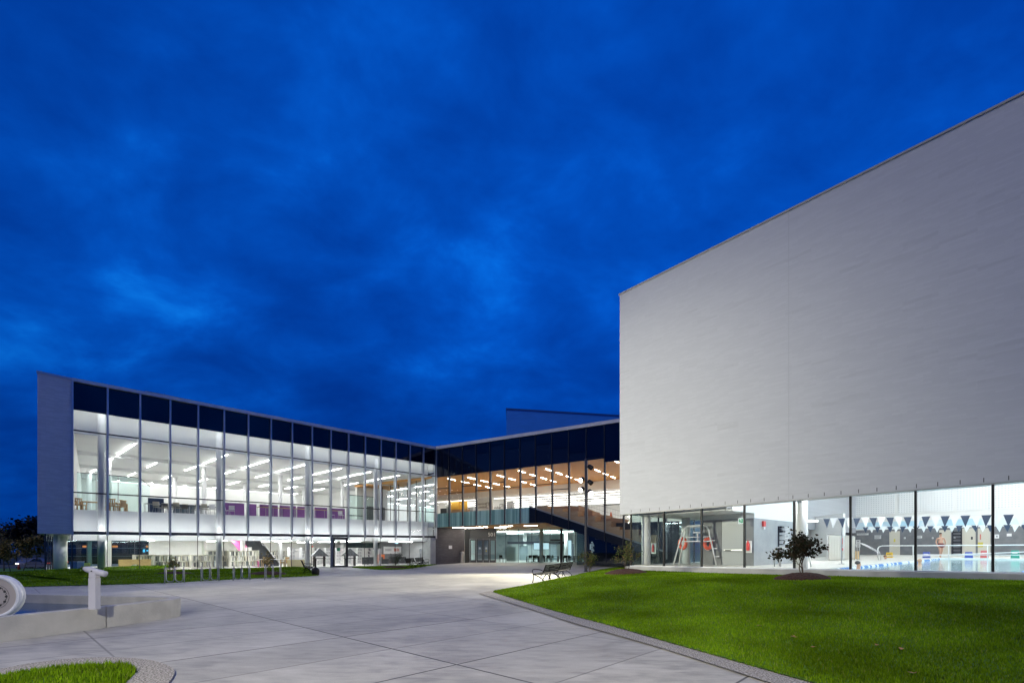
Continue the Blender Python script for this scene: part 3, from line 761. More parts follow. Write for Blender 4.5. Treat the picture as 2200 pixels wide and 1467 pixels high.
def navy(name, col, k):
    m = bpy.data.materials.new(name); m.use_nodes = True; t = m.node_tree; t.nodes.clear()
    d = t.nodes.new('ShaderNodeBsdfDiffuse'); d.inputs[0].default_value = (*col, 1); g = t.nodes.new('ShaderNodeBsdfGlossy'); g.inputs['Roughness'].default_value = .03
    x = t.nodes.new('ShaderNodeMixShader'); x.inputs[0].default_value = k; o = t.nodes.new('ShaderNodeOutputMaterial')
    t.links.new(d.outputs[0], x.inputs[1]); t.links.new(g.outputs[0], x.inputs[2]); t.links.new(x.outputs[0], o.inputs[0]); return m
GLM = glass('clear_glass_front', (.95, .985, .975), .55)
SPAN2 = navy('spandrel_glass_blue', (.006, .010, .024), .05)
SPANM = navy('spandrel_glass_dark', (.002, .004, .014), .05)
for i in range(14):
    a, b = mts[i], mts[i + 1]; xm = (mxs[i] + mxs[i + 1]) / 2; tm = (a + b) / 2
    zu, zl = M.z(xm, upj[i]), M.z(xm, lowj[i])
    sl = (mct(b) - mct(a)) / (b - a) * .4
    zuf = lambda t: min(zu + sl * (t - tm), mgt(t) - .1); zlf = lambda t: zl + sl * (t - tm)
    fslab(M, 'spandrel_panel', a + .02, b - .02, lambda t: zuf(t) + .02, mgt, .05, .02, SPANM, ent)
    fslab(M, 'spandrel_panel', a + .02, b - .02, lambda t: mcl(t), lambda t: zuf(t) - .015, .05, .025, SPAN2, ent)
    w = fquad(M, 'window', a, b, mlow, lambda t: mcl(t) + .02, .045, GLM, ent)
    fslab(M, 'transom', a + .02, b - .02, lambda t: zlf(t) - .035, lambda t: zlf(t) + .035, .09, .0, DARKM, w)
for i in range(15):
    a = mts[i]
    mb = MB(); M.box(mb, a - .03, a + .03, -.05, .05, mlow(a) - .02, mgt(a)); f = obj('mullion', mb, DARKM, ent)
    mb = MB(); M.box(mb, a - .03, a + .10, .09, .22, mlow(a) + .1, mcl(a)); obj('inner_post', mb, mat('inner_post_grey', (.55, .53, .50), .5) if i == 0 else bpy.data.materials['inner_post_grey'], f)
fslab(M, 'coping', .12, MT, lambda t: mgt(t) + .004, lambda t: mct(t) + .04, .5, -.14, COPE, ent)
mb = MB(); M.box(mb, -.05, MT, .4, 34, mct(0) - .35, mct(0) - .2); obj('roof', mb, CURB, ent)
TEALB = mat('teal_guard', (.24, .46, .42), .12, col2=(.52, .78, .72), scale=3.2, stretch=(1, 1, .02), detail=5, lo=.42, hi=.58)
fslab(M, 'guard_band', .16, tk1, ggb, ggt, .05, .10, TEALB, ent)
s_ = MB()
za, zb, zc_, zd = ggb(tk1), ggt(tk1), ggb(tk2), stt(tk2)
s_.slab(M.P(tk1), M.P(tk2), za, zb, zc_, zd, M.n, .25, .08)
s_.slab(M.P(tk2), M.P(MT), zc_, zd, stb(MT), stt(MT), M.n, .25, .08)
obj('stair_stringer', s_, mat('stringer_panel', (.006, .008, .013), .45, spec=.2), ent)
s_ = MB(); s_.slab(M.P(tk1), M.P(MT), ggt(tk1) + .0, ggt(tk1) + .14, stt(MT), stt(MT) + .14, M.n, .28, .065)
obj('stringer_cap', s_, mat('stringer_cap_grey', (.34, .33, .32), .5), ent)
def mbox(name, ta, tb, da, db, z0, z1, m, parent=None):
    mb = MB(); M.box(mb, ta, tb, da, db, z0, z1); return obj(name, mb, m, parent or ent)
MZF = EYE + 2.95
mbox('upper_floor', -13, M.t(1160), .4, 34, EYE + 2.78, MZF, WHITE2)
mbox('upper_floor', M.t(1160) + .01, 27, 8.2, 34, EYE + 2.78, MZF, WHITE2)
mbox('entrance_soffit', -.2, tk2 + .4, .16, 12, EYE + 2.70, EYE + 2.775, WOODC)
mbox('lobby_ceiling', -6, 24, 12.01, 30, EYE + 2.70, EYE + 2.775, WHITE2)
mbox('lobby_ceiling', tk2 + .41, 24, 3.0, 12, EYE + 2.70, EYE + 2.775, WHITE2)
c_ = MB(); c_.hexa([M.P3(-13, .1, mcl(-13)), M.P3(27, .1, mcl(27)), M.P3(27, 13.3, mcl(27)), M.P3(-13, 13.3, mcl(-13))], [M.P3(-13, .1, mcl(-13) + .2), M.P3(27, .1, mcl(27) + .2), M.P3(27, 13.3, mcl(27) + .2), M.P3(-13, 13.3, mcl(-13) + .2)])
obj('timber_ceiling', c_, WOODC, ent)
c_ = MB(); c_.slab(M.P(-13, 13.3), M.P(27, 13.3), EYE + 7.5, mcl(-13) + .2, EYE + 7.5, mcl(27) + .2, M.n, .25, .02); obj('ceiling_bulkhead', c_, WHITE, ent)
mbox('ceiling', -13, 27, 13.6, 34, EYE + 7.5, EYE + 7.7, WHITE2)
YD_ = 58.0
mbox('back_wall', -13, 27, 34, 34.3, .1, 13, WHITE)
mbox('right_wall', 26.7, 27, .5, 34, .1, 13, WHITE)
mbox('left_wall', -13.3, -13, .5, 34, 4, 13, WHITE)
obj('lobby_side_wall', MB().box(-6.2, -6, YD_ + .2, YD_ + 26, 0, 4.5), WHITE, ent)
obj('lobby_side_wall', MB().box(26, 26.2, YD_ - 20, YD_ + 26, 0, 4.5), WHITE, ent)
mbox('roof_void', .1, 27, .35, .40, mcl(27) + .25, mct(0) - .4, SPAN)
LAMPL2 = emis('lamp_lobby', (.92, .99, 1), 36)
LAMPS = emis('lamp_strip', (1, .95, .88), 7.5)
LAMPM = emis('lamp_entrance', (1, .93, .80), 47)
for r, x in enumerate((948, 985, 1043, 1102, 1156, 1240, 1310)):
    t = M.t(x); k = 0
    for s in range(5):
        d0 = 1.2 + (r % 3) * .6 + s * 2.7
        if d0 + 1.5 > 13: break
        lamp('ceiling_light', M, t, t, d0, d0 + 1.5, mcl, 'light slot in timber ceiling, %s row from the library, %s slot from the glass' % (ORD[r], ORD[s]), 'light slots in the timber ceiling', LAMPM, .05, .095)
for s, d in enumerate((15.5, 18.3, 21.1, 23.9, 26.7, 29.5)):
    lamp('ceiling_light', M, -12, 26, d, d, EYE + 7.5, 'long white strip light beyond the timber ceiling, %s strip from the glass front' % ORD[s], 'strip lights above the service hall', LAMPS, .05, .30)
for s, (x, d) in enumerate(((985, 1.6), (1035, 2.4), (1088, 2.0), (1140, 2.2), (1010, 3.4), (1075, 4.5))):
    t = M.t(x, d); lamp('soffit_light', M, t - .75, t + .75, d, d, EYE + 2.70, 'recessed light slot in the timber soffit above the entrance, %s of six' % ORD[s], 'light slots in the entrance soffit', LAMPM, .03, .16)
for s, (x, d) in enumerate(((1090, 15), (1130, 17), (1175, 16), (1215, 18), (1110, 21), (1190, 22))):
    t = M.t(x, d); lamp('ceiling_light', M, t - 1.5, t + 1.5, d, d, EYE + 2.70, 'bright lobby ceiling light behind the entrance glass, %s of six' % ORD[s], 'lobby ceiling lights', LAMPL2, .03, .5)
# brick wall, doors and lobby glass under the soffit
zs = EYE + 2.69
B0 = L.P(LT + .02, .3); B1 = PX(998, 0, 57.3).xy
bd = (B1 - B0).normalized(); bn = Vector((-bd.y, bd.x))
if bn.y < 0: bn = -bn
BRD2 = brick('dark_grey_brick', (.072, .068, .080), (.108, .102, .116), (.045, .044, .05), math.atan2(bd.y, bd.x), .4, .075, .6, .5, .12)
eb = obj('entrance_brick_wall', MB().slab(B0, B1, -.05, zs, -.05, zs, bn, .4), BRD2, ent)
pq = PX(1003, 0, 58.0).xy
obj('end_panel', MB().slab(B1 + Vector((.02, .0)), PX(1009, 0, 57.95).xy, .0, zs, .0, zs, Vector((0, 1)), .2, .06), mat('charcoal_panel', (.055, .06, .066), .4), ent)
YD = 58.0
def dx(x): return (x - 1100) / F * YD
ezb = .17
obj('door_header', MB().box(dx(1009.2), dx(1066), YD, YD + .15, EYE + (HY - 1157) / F * YD, zs), bpy.data.materials['charcoal_panel'], ent)
dxs = (1009.6, 1023.6, 1037.9, 1051.5, 1065.6)
ztop = EYE + (HY - 1157.4) / F * YD
GREYG = glass('grey_door_glass', (.50, .55, .56), 2.2)
for i in range(4):
    a, b = dx(dxs[i]) + .015, dx(dxs[i + 1]) - .015
    m = MB(); fw = .13
    m.box(a, a + fw, YD - .02, YD + .06, ezb, ztop).box(b - fw, b, YD - .02, YD + .06, ezb, ztop).box(a + fw, b - fw, YD - .02, YD + .06, ztop - .16, ztop).box(a + fw, b - fw, YD - .02, YD + .06, ezb, ezb + .28)
    dd = obj('door', m, mat('door_frame', (.045, .047, .05), .4) if i == 0 else bpy.data.materials['door_frame'], ent)
    obj('door_glass', MB().quad((a + fw, YD + .02, ezb + .28), (b - fw, YD + .02, ezb + .28), (b - fw, YD + .02, ztop - .16), (a + fw, YD + .02, ztop - .16)), GREYG if i in (1, 2) else GLT, dd)
    obj('push_bar', MB().box(a + fw, b - fw, YD - .05, YD - .03, 1.18, 1.23), STEEL, dd)
    if i in (1, 2):
        obj('door_sign', MB().cbox((a + b) / 2, YD - .0, 1.75, .22, .01, .24), mat('pale_sign', (.6, .66, .68), .5) if i == 1 else bpy.data.materials['pale_sign'], dd)
        if i == 2: obj('door_sign', MB().cbox((a + b) / 2, YD - .0, 1.45, .14, .01, .18), mat('yellow_sign', (.62, .52, .08), .5), dd)
n5 = text_mb('501', .62, .05)
obj('house_number', on_wall(n5, (dx(1056.5), YD - .03, EYE + (HY - 1151.3) / F * YD), (1, 0)), mat('number_white', (.85, .85, .85), .4), ent)
gxs = (1066, 1086.8, 1114, 1142.6, 1181.8, 1206, 1236.5, 1262, 1300, 1345)
for i in range(len(gxs) - 1):
    a, b = dx(gxs[i]), dx(gxs[i + 1])
    w = obj('lobby_window', MB().quad((a, YD, ezb), (b, YD, ezb), (b, YD, zs), (a, YD, zs)), GLT, ent)
    thick = .30 if gxs[i + 1] == 1206 else .05
    obj('joint', MB().box(b - thick / 2, b + thick / 2, YD - .04, YD + .04, ezb, zs), DARKM, w)
obj('door_rail', MB().box(dx(1182.5), dx(1203), YD - .05, YD + .03, 2.75, 2.95), DARKM, ent)
obj('lobby_floor', MB().box(-6, 26, YD - .05, YD + 26, -.1, ezb), FLOORW, ent)
obj('lobby_back_wall', MB().box(-6, 26, YD + 25, YD + 25.3, 0, 5), mat('lobby_wall', (.50, .55, .56), .6, col2=(.30, .36, .38), scale=.35, lo=.45, hi=.55), ent)
obj('lobby_screen', MB().box(dx(1090) * 1.2, dx(1215) * 1.2, YD + 11.6, YD + 11.7, 2.55, 2.9), DARKM, ent)
for x, y in ((1163, YD + 1.6), (1216, YD + 9), (1128, YD + 14)):
    obj('column', MB().lathe([(.24, ezb), (.24, zs)], 20, ((x - 1100) / F * y, y, 0)), WPAINT, ent, smooth=True)
for i, (x, y, w_, h0, h1, c) in enumerate(((1108, YD + 9, 1.0, .2, 2.5, (.55, .62, .62)), (1122, YD + 12, 1.6, .2, 2.3, (.16, .2, .22)), (1150, YD + 13, 2.6, .2, 2.4, (.4, .46, .47)), (1186, YD + 12, 1.4, .2, 2.4, (.20, .25, .28)), (1226, YD + 11, .9, .2, 2.6, (.14, .17, .2)), (1098, YD + 6, 1.2, .2, 2.1, (.30, .38, .38)), (1175, YD + 8, .5, .2, 2.2, (.5, .6, .6)))):
    xx = (x - 1100) / F * y
    obj('lobby_partition', MB().box(xx - w_ / 2, xx + w_ / 2, y, y + .15, h0, h1), mat('lobby_partition_%d' % i, c, .5), ent)
# dark glass below the stair
for a, b in ((1236.5, 1262), (1262, 1300), (1300, 1346), (1346, 1410)):
    ta, tb_ = M.t(a), M.t(b)
    w = fquad(M, 'dark_window', ta, tb_, .2, lambda t: stb(t), .3, GLD, ent)
    fslab(M, 'joint', tb_ - .025, tb_ + .025, .2, lambda t: stb(t) - .01, .06, .27, DARKM, w)
mbox('dark_room_sheet', M.t(1238), 26, 2.2, 2.3, .1, 4.25, mat('dark_room_shade', (.03, .034, .038), .6))  # dark sheet standing for the unlit room behind the glass

# ------------------------------------------------------------------ right wing: white brick pool hall
pool = thing('pool_hall', 'large white brick hall floating above a band of pool windows', 'building', (*Rf.P(10), .62))
RT1 = Rf.t(2440) + 14
RT0 = Rf.t(1332.8)
rct, rbb = Rf.line(1332, 631, 2200, 197.5), Rf.line(1354, 1103, 2200, 1032)
rgb = Rf.line(1356, 1215.5, 2200, 1231)
b_ = MB(); b_.slab(Rf.P(RT0), Rf.P(RT1), rbb(RT0), rct(RT0) - .10, rbb(RT1), rct(RT1) - .10, Rf.n, .45, -.05)
obj('brick_wall', b_, BRW_R, pool)
b_ = MB(); b_.slab(Rf.P(RT0, .401), Rf.P(RT0, 45), rbb(RT0), rct(RT0) - .1, rbb(RT0), rct(RT0) - .1, Rf.d, .45); obj('side_wall', b_, BRW_R, pool)
b_ = MB(); b_.slab(Rf.P(RT0 - .04), Rf.P(RT1), rct(RT0) - .098, rct(RT0) - .03, rct(RT1) - .098, rct(RT1) - .03, Rf.n, .55, -.085); obj('coping', b_, mat('coping_grey', (.36, .355, .35), .55), pool)
b_ = MB(); b_.slab(Rf.P(RT1 + .01, -.05), Rf.P(RT1 + .01, 45), .2, rct(RT1) - .1, .2, rct(RT1) - .1, Rf.d, .45); obj('end_wall', b_, BRW_R, pool)
tj = Rf.t(1695.5); j_ = MB(); j_.slab(Rf.P(tj - .012), Rf.P(tj + .012), rbb(tj) + .01, rct(tj) - .12, rbb(tj) + .01, rct(tj) - .12, Rf.n, .004, -.053)
obj('control_joint', j_, mat('joint_grey', (.435, .455, .49), .7), pool)
for i, x in enumerate([1375, 1395.7, 1416.6, 1438, 1460.5, 1483.5, 1507, 1532, 1558, 1585, 1612.7, 1642, 1672.7, 1705, 1738, 1773]):
    pass
t0v, stv = Rf.t(1357.5), None
k = 0
while t0v + k * .5145 < RT1 - .3:
    t = t0v + k * .5145; z = rbb(t) + .045; v_ = MB(); v_.slab(Rf.P(t - .010), Rf.P(t + .010), z, z + .13, z, z + .13, Rf.n, .004, -.053)
    obj('vent', v_, DARKM, pool); k += 1
l_ = MB(); l_.slab(Rf.P(RT0 + .02), Rf.P(RT1), rbb(RT0) - .035, rbb(RT0) - .002, rbb(RT1) - .035, rbb(RT1) - .002, Rf.n, .40, -.03); obj('lintel', l_, mat('lintel_grey', (.42, .43, .44), .4), pool)
rts = [0.0] + [Rf.t(x) for x in (1426, 1507, 1599, 1706, 1827, 1967, 2133)]
while rts[-1] < RT1 - 1.8: rts.append(rts[-1] + 1.8)
for a, b in zip(rts, rts[1:]):
    w = fquad(Rf, 'window', a, b, rgb, lambda t: rbb(t) - .03, .0, GL, pool)
    mb = MB(); Rf.box(mb, b - .03, b + .03, -.03, .08, rgb(b), rbb(b) - .036); obj('mullion', mb, BLACKM, w)
mb = MB(); Rf.box(mb, -.035, .035, -.035, .035, rgb(0), rbb(0) - .036); obj('corner_mullion', mb, BLACKM, pool)
c_ = MB(); c_.slab(Rf.P(-.12), Rf.P(RT1), .2, rgb(0) - .012, .2, rgb(RT1) - .012, Rf.n, .5, -.30); obj('plinth', c_, CURB, pool)
s_ = MB(); s_.slab(Rf.P(-.05), Rf.P(RT1), rgb(0) - .010, rgb(0) + .03, rgb(RT1) - .010, rgb(RT1) + .03, Rf.n, .12, -.06); obj('sill', s_, ALU, pool)
for k in range(6):
    a, b = .04 + k * 2.4, 2.4 + k * 2.4
    w = obj('side_window', MB().quad(Rf.P3(0, a, .85), Rf.P3(0, b, .85), Rf.P3(0, b, rbb(0) - .04), Rf.P3(0, a, rbb(0) - .04)), GLT, pool)
    mb = MB(); Rf.box(mb, -.03, .03, b - .03, b + .03, .85, rbb(0) - .04); obj('joint', mb, DARKM, w)
c_ = MB(); Rf.box(c_, -.12, .12, .21, 20, .1, .85); obj('side_plinth', c_, CURB, pool)
# inside: (t, d) frame, deck rising very slightly to the far side
def dz(d): return .87 + .0075 * d
def rbox(name, ta, tb, da, db, z0, z1, m, parent=None, slope=False):
    mb = MB()
    if not slope: Rf.box(mb, ta, tb, da, db, z0, z1)
    else: mb.hexa([Rf.P3(ta, da, z0), Rf.P3(tb, da, z0), Rf.P3(tb, db, z0), Rf.P3(ta, db, z0)], [Rf.P3(ta, da, dz(da) + z1), Rf.P3(tb, da, dz(da) + z1), Rf.P3(tb, db, dz(db) + z1), Rf.P3(ta, db, dz(db) + z1)])
    return obj(name, mb, m, parent or pool)
DECK = mat('pool_deck', (.56, .53, .49), .5, col2=(.48, .455, .42), scale=1.4)
tk = Rf.t(1620, 2.5); tl = Rf.t(1508, 2.5)
tw = Rf.t(1788, 1.8)                      # left edge of the water
FD, WD = 39.0, 24.0
tfl = Rf.t(1806, FD)
rbox('pool_deck', .1, tw, .12, 10, .2, 0, DECK, slope=True)
rbox('pool_deck', tfl - .2, tw, 10.002, FD, .2, 0, DECK, slope=True)
rbox('pool_deck', tw + .002, RT1, .12, 1.0, .2, 0, DECK, slope=True)
rbox('pool_deck', tw + .002, RT1, WD, FD, .2, 0, DECK, slope=True)
rbox('pool_edge', tw - .25, RT1, WD - .02, WD + .3, .8, .03, WHITE, slope=True)
rbox('pool_basin_floor', tw, RT1, 1.0, WD, -.2, -.02, mat('pool_tiles', (.45, .66, .74), .3))
PW = bpy.data.materials.new('pool_water'); PW.use_nodes = True
t_ = PW.node_tree; b_ = t_.nodes['Principled BSDF']; b_.inputs['Base Color'].default_value = (.36, .60, .68, 1); b_.inputs['Roughness'].default_value = .03; b_.inputs['Specular IOR Level'].default_value = .6
n_ = t_.nodes.new('ShaderNodeTexNoise'); n_.inputs['Scale'].default_value = 2.2; n_.inputs['Detail'].default_value = 3
g_ = t_.nodes.new('ShaderNodeNewGeometry'); t_.links.new(g_.outputs['Position'], n_.inputs['Vector'])
bp_ = t_.nodes.new('ShaderNodeBump'); bp_.inputs['Strength'].default_value = .22; bp_.inputs['Distance'].default_value = .05
t_.links.new(n_.outputs[0], bp_.inputs['Height']); t_.links.new(bp_.outputs[0], b_.inputs['Normal'])
wat = MB().quad(Rf.P3(tw, 1.0, dz(1) - .06), Rf.P3(RT1, 1.0, dz(1) - .06), Rf.P3(RT1, WD, dz(WD) - .06), Rf.P3(tw, WD, dz(WD) - .06))
struct('pool_water', fix_up(wat), PW)
zfw = Rf.line(1900, 1138, 2190, 1128)
zgw = EYE + (HY - 1137) / F * Rf.Y(1900, FD)
rbox('far_wall', tfl - .3, RT1, FD, FD + .3, .3, zgw, GREYW)
def perf_mat():
    m = mat('perforated_panels', (.72, .73, .74), .6); t = m.node_tree; b = t.nodes['Principled BSDF']
    g = t.nodes.new('ShaderNodeNewGeometry'); d = t.nodes.new('ShaderNodeVectorMath'); d.operation = 'DOT_PRODUCT'; d.inputs[1].default_value = (Rf.d.x, Rf.d.y, 0)
    t.links.new(g.outputs['Position'], d.inputs[0]); s = t.nodes.new('ShaderNodeSeparateXYZ'); t.links.new(g.outputs['Position'], s.inputs[0])
    c = t.nodes.new('ShaderNodeCombineXYZ'); t.links.new(d.outputs['Value'], c.inputs[0]); t.links.new(s.outputs[2], c.inputs[1])
    bk = t.nodes.new('ShaderNodeTexBrick'); bk.offset = 0; bk.inputs['Scale'].default_value = 1; bk.inputs['Brick Width'].default_value = .20; bk.inputs['Row Height'].default_value = .20
    bk.inputs['Mortar Size'].default_value = .062; bk.inputs['Color1'].default_value = (.56, .58, .60, 1); bk.inputs['Color2'].default_value = (.60, .62, .64, 1); bk.inputs['Mortar'].default_value = (.82, .83, .84, 1)
    t.links.new(c.outputs[0], bk.inputs['Vector']); t.links.new(bk.outputs['Color'], b.inputs['Base Color']); return m
rbox('far_wall_upper', tfl - .3, RT1, FD, FD + .3, zgw + .002, zgw + 1.1, WHITE)
PERF = perf_mat()
for k in range(9):
    rbox('perforated_panel', tfl + .6 + k * 4.2, tfl + .6 + k * 4.2 + 3.9, FD - .06, FD - .005, zgw + 1.5, 10.2, PERF)
rbox('far_wall_upper', tfl - .3, RT1, FD, FD + .3, zgw + 1.102, 11, WHITE)
rbox('blue_stripe', tfl + .2, RT1, FD - .02, FD - .006, zgw + .12, zgw + .75, mat('blue_stripe', (.45, .68, .82), .5, col2=(.74, .80, .83), scale=.28, lo=.42, hi=.52))
A_, B_ = Rf.P(.35, 10.0), Rf.P(tfl, FD)
nl = (B_ - A_).normalized(); nl = Vector((nl.y, -nl.x))
obj('left_wall', MB().slab(A_, B_, .3, 11, .3, 11, -nl, .25), WHITE, pool)
rbox('bulkhead', tk - .25, tk - .02, .45, 8.6, 3.25, 11, WHITE)
rbox('bulkhead', .35, tk - .26, 8.41, 8.6, 3.25, 11, WHITE)
rbox('low_ceiling', .15, tk - .26, .40, 8.4, 3.27, 3.4, WHITE)
rbox('change_room_block', tl, tk, 2.5, 8.4, .6, 3.03, GREYP)
rbox('block_top', tl, tk - .01, 2.56, 8.4, 3.032, 3.26, WHITE)
rbox('block_front', tl + .01, Rf.t(1551, 2.5), 2.47, 2.497, .88, 3.0, GREYW)
rbox('block_front', Rf.t(1599, 2.5), tk - .01, 2.47, 2.497, .88, 3.0, GREYW)
dd = rbox('door', Rf.t(1552, 2.5), Rf.t(1598, 2.5), 2.45, 2.496, .88, 2.96, mat('door_grey', (.32, .335, .35), .4))
rbox('push_bar', Rf.t(1557, 2.45), Rf.t(1596, 2.45), 2.38, 2.42, 1.56, 1.62, STEEL, dd)
rbox('push_bar_end', Rf.t(1559, 2.45), Rf.t(1572, 2.45), 2.36, 2.379, 1.55, 1.60, BLACKM, dd)
rbox('ceiling', tfl - .3, RT1, 8.4, FD + .3, 10.8, 11, WHITE)
rbox('ceiling', tk - .3, RT1, .45, 8.39, 10.8, 11, WHITE)
rbox('roof', RT0 + .5, RT1, .45, 45, rct(RT0) - .5, rct(RT0) - .2, CURB)
rbox('lobby_back', .15, tl, 13, 13.2, .5, 3.26, WHITE)
w = fquad(Rf, 'lobby_glass', .1, tl, .88, 3.26, 5.2, GLT, pool)
for k in range(1, 5):
    mb = MB(); a = tl * k / 5; Rf.box(mb, a - .02, a + .02, 5.16, 5.24, .88, 3.26); obj('joint', mb, DARKM, w)
for x, d in ((1388, .85), (1473.5, 3.6), (1721.5, .6), (1905, 30)):
    p = Rf.pt(x, d)
    if x < 1900: obj('column', MB().lathe([(.215, .6), (.215, 3.6 if x > 1700 else 3.3)], 24, (p.x, p.y, 0)), WPAINT, pool, smooth=True)
LAMPR = emis('lamp_pool', (.97, .985, 1), 38)
for r in range(4):
    for s in range(6):
        lamp('ceiling_light', Rf, 7 + r * 6.5, 9.5 + r * 6.5, 3.5 + s * 6.2, 3.5 + s * 6.2, 10.8, 'broad pool hall ceiling light, %s row from the glass, %s from the left' % (ORD[s], ORD[r]), 'pool hall ceiling lights', LAMPR, .05, .9)
wl = thing('added_wash_light', 'added light line hidden behind the brick lintel above the pool windows', 'ceiling light', (*Rf.P(RT1 / 2, .5), 3.6))  # hidden lamp added to light the columns and spill onto the lawn
obj('housing', MB().slab(Rf.P(.3), Rf.P(RT1 - .2), rbb(0) + .16, rbb(0) + .30, rbb(RT1) + .16, rbb(RT1) + .30, Rf.n, .12, .42), WPAINT, wl)
obj('diffuser', MB().slab(Rf.P(.3), Rf.P(RT1 - .2), rbb(0) + .11, rbb(0) + .155, rbb(RT1) + .11, rbb(RT1) + .155, Rf.n, .10, .43), emis('added_pool_wash', (.97, .985, 1), 30), wl)
for r, (t, d) in enumerate(((2.4, 4.4), (1.2, 7.0), (3.4, 7.6), (1.5, 10.5), (3.4, 11.0))):  # lamps added to brighten the low corner
    lamp('ceiling_light', Rf, t, t + 1.3, d, d, 3.27, 'small ceiling light added in the low glazed pool corner, %s of five' % ORD[r], 'ceiling lights added in the low pool corner', LAMPR, .03, .55)

# volume standing behind the entrance wing
bk = thing('rear_roof_volume', 'roof volume rising behind the entrance wing, coloured blue for the sky light on it', 'building', (5, 80, 13.1))
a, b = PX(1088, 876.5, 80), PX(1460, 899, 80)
obj('wall', MB().slab(a.xy, b.xy, 13.15, a.z - .25, 13.15, b.z - .25, Vector((0, 1)), 12), mat('sky_tint_cladding', (.012, .19, .58), .6, col2=(.014, .21, .64), scale=.6, stretch=(1, 1, 6)), bk)  # blue sky light is put into the cladding colour
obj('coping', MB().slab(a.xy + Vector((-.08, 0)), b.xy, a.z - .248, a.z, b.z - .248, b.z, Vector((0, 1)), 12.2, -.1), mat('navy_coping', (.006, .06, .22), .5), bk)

# ------------------------------------------------------------------ exterior furniture
def hull_bez(p0, p1, p2, n=6):
    p0, p1, p2 = Vector(p0), Vector(p1), Vector(p2)
    return [(p0 * (1 - t) ** 2 + p1 * 2 * t * (1 - t) + p2 * t * t) for t in [i / n for i in range(n + 1)]]
BENCHM = mat('bench_black', (.004, .004, .0045), .7, spec=.08)
def make_bench(Lb=3.2):
    """length along x, sitter faces -y"""
    t = thing('park_bench', '', 'bench', group='black slatted benches around the plaza')
    for x in (0.03, Lb - .03):
        m = MB()
        m.tube(hull_bez((x, -.30, 0), (x, -.20, .34), (x, -.27, .46)), [.020, .020, .019, .019, .018, .018, .018])          # front leg
        m.tube(hull_bez((x, .33, 0), (x, .18, .28), (x, -.22, .40), 8), [.022, .021, .021, .02, .02, .02, .019, .019, .018])   # arched rear leg
        m.tube(hull_bez((x, .12, .36), (x, .26, .55), (x, .36, .88), 6), .020)                                                # back support
        m.tube(hull_bez((x, -.27, .46), (x, -.36, .64), (x, -.20, .66), 6) + hull_bez((x, -.16, .66), (x, .10, .66), (x, .22, .58), 5), .017)
        m.box(x - .022, x + .022, -.28, .22, .40, .43)
        obj('end_frame', m, BENCHM, t, True, True)
    m = MB(); x = Lb / 2
    m.tube(hull_bez((x, .26, 0), (x, .16, .25), (x, -.02, .40)), .02).tube(hull_bez((x, -.24, 0), (x, -.14, .25), (x, .02, .40)), .02)
    obj('centre_leg', m, BENCHM, t, True, True)
    m = MB()
    for k in range(6): m.box(.05, Lb - .05, -.28 + k * .083, -.28 + k * .083 + .066, .43 - .006 * k, .452 - .006 * k)
    obj('seat', m, BENCHM, t, False, True)
    m = MB()
    for k in range(5):
        y0, z0 = .205 + k * .034, .50 + k * .078
        m.hexa([(.05, y0, z0), (Lb - .05, y0, z0), (Lb - .05, y0 + .018, z0 - .004), (.05, y0 + .018, z0 - .004)], [(.05, y0 + .028, z0 + .062), (Lb - .05, y0 + .028, z0 + .062), (Lb - .05, y0 + .046, z0 + .058), (.05, y0 + .046, z0 + .058)])
    obj('backrest', m, BENCHM, t, False, True)
    return Proto(t)
bench = make_bench()
def bench_at(near, ldir, label, z=0.0, flip=False):
    """near end of the front feet, direction along the bench"""
    d = Vector(ldir).normalized(); a = math.atan2(d.y, d.x)
    return bench.place((near[0], near[1], z), a, label)
# sitter faces -y local: with x along (.32,.95) local -y points to (.95,-.32); benches facing the plaza run the other way
bd_ = Vector((.32, .95)).normalized(); nf = Vector((-.95, .32))
st = Vector((1.22, 22.9))
far1 = st + bd_ * 3.3; far2 = far1 + bd_ * 3.3
bench_at(far1, -bd_, 'black slatted bench beside the sloping lawn, nearer to the camera of the two', zg(*far1) + .02)
bench_at(far2, -bd_, 'black slatted bench beside the sloping lawn, standing behind the nearer bench', zg(*far2) + .03)
bench_at((-13.45, 31.9), (-.42, .90), 'black bench seen end on beside the squat ash bin near the library door', .03)
bench_at((-8.65, 40.6), (.03, 1), 'black bench by the shrub before the grey reading room, nearer of the pair', .05)
bench_at((-8.50, 44.1), (.03, 1), 'black bench next to the dark brick entrance wall, farther of the pair', .06)
struct('bench_pad', fix_up(MB().quad((.55, 20.9, .026), (3.6, 29.9, .035), (4.75, 29.5, .035), (1.7, 20.5, .026))), CURB)
pdp = [G(650, 1233.6), G(662, 1228.3), G(676, 1227), G(705, 1234.4), G(688, 1237)]
struct('bench_pad', MB().add([(p.x, p.y, .20) for p in pdp], [tuple(range(5))]), CURB) if False else None

# smokers' bin
def ash(loc, label):
    t = thing('ash_bin', label, 'ash bin', loc)
    obj('base', MB().lathe([(.20, 0), (.22, .03), (.235, .22), (.22, .36), (.14, .44), (.06, .50)], 20), BLACKM, t, True, True)
    obj('neck', MB().lathe([(.055, .48), (.045, .60), (.042, .90), (.060, .93), (.062, .99), (.03, 1.01)], 16), BLACKM, t, True, True)
ash((*G(678, 1235.5).xy, .03), 'squat black ash bin with narrow neck at the grass tip near the library door')
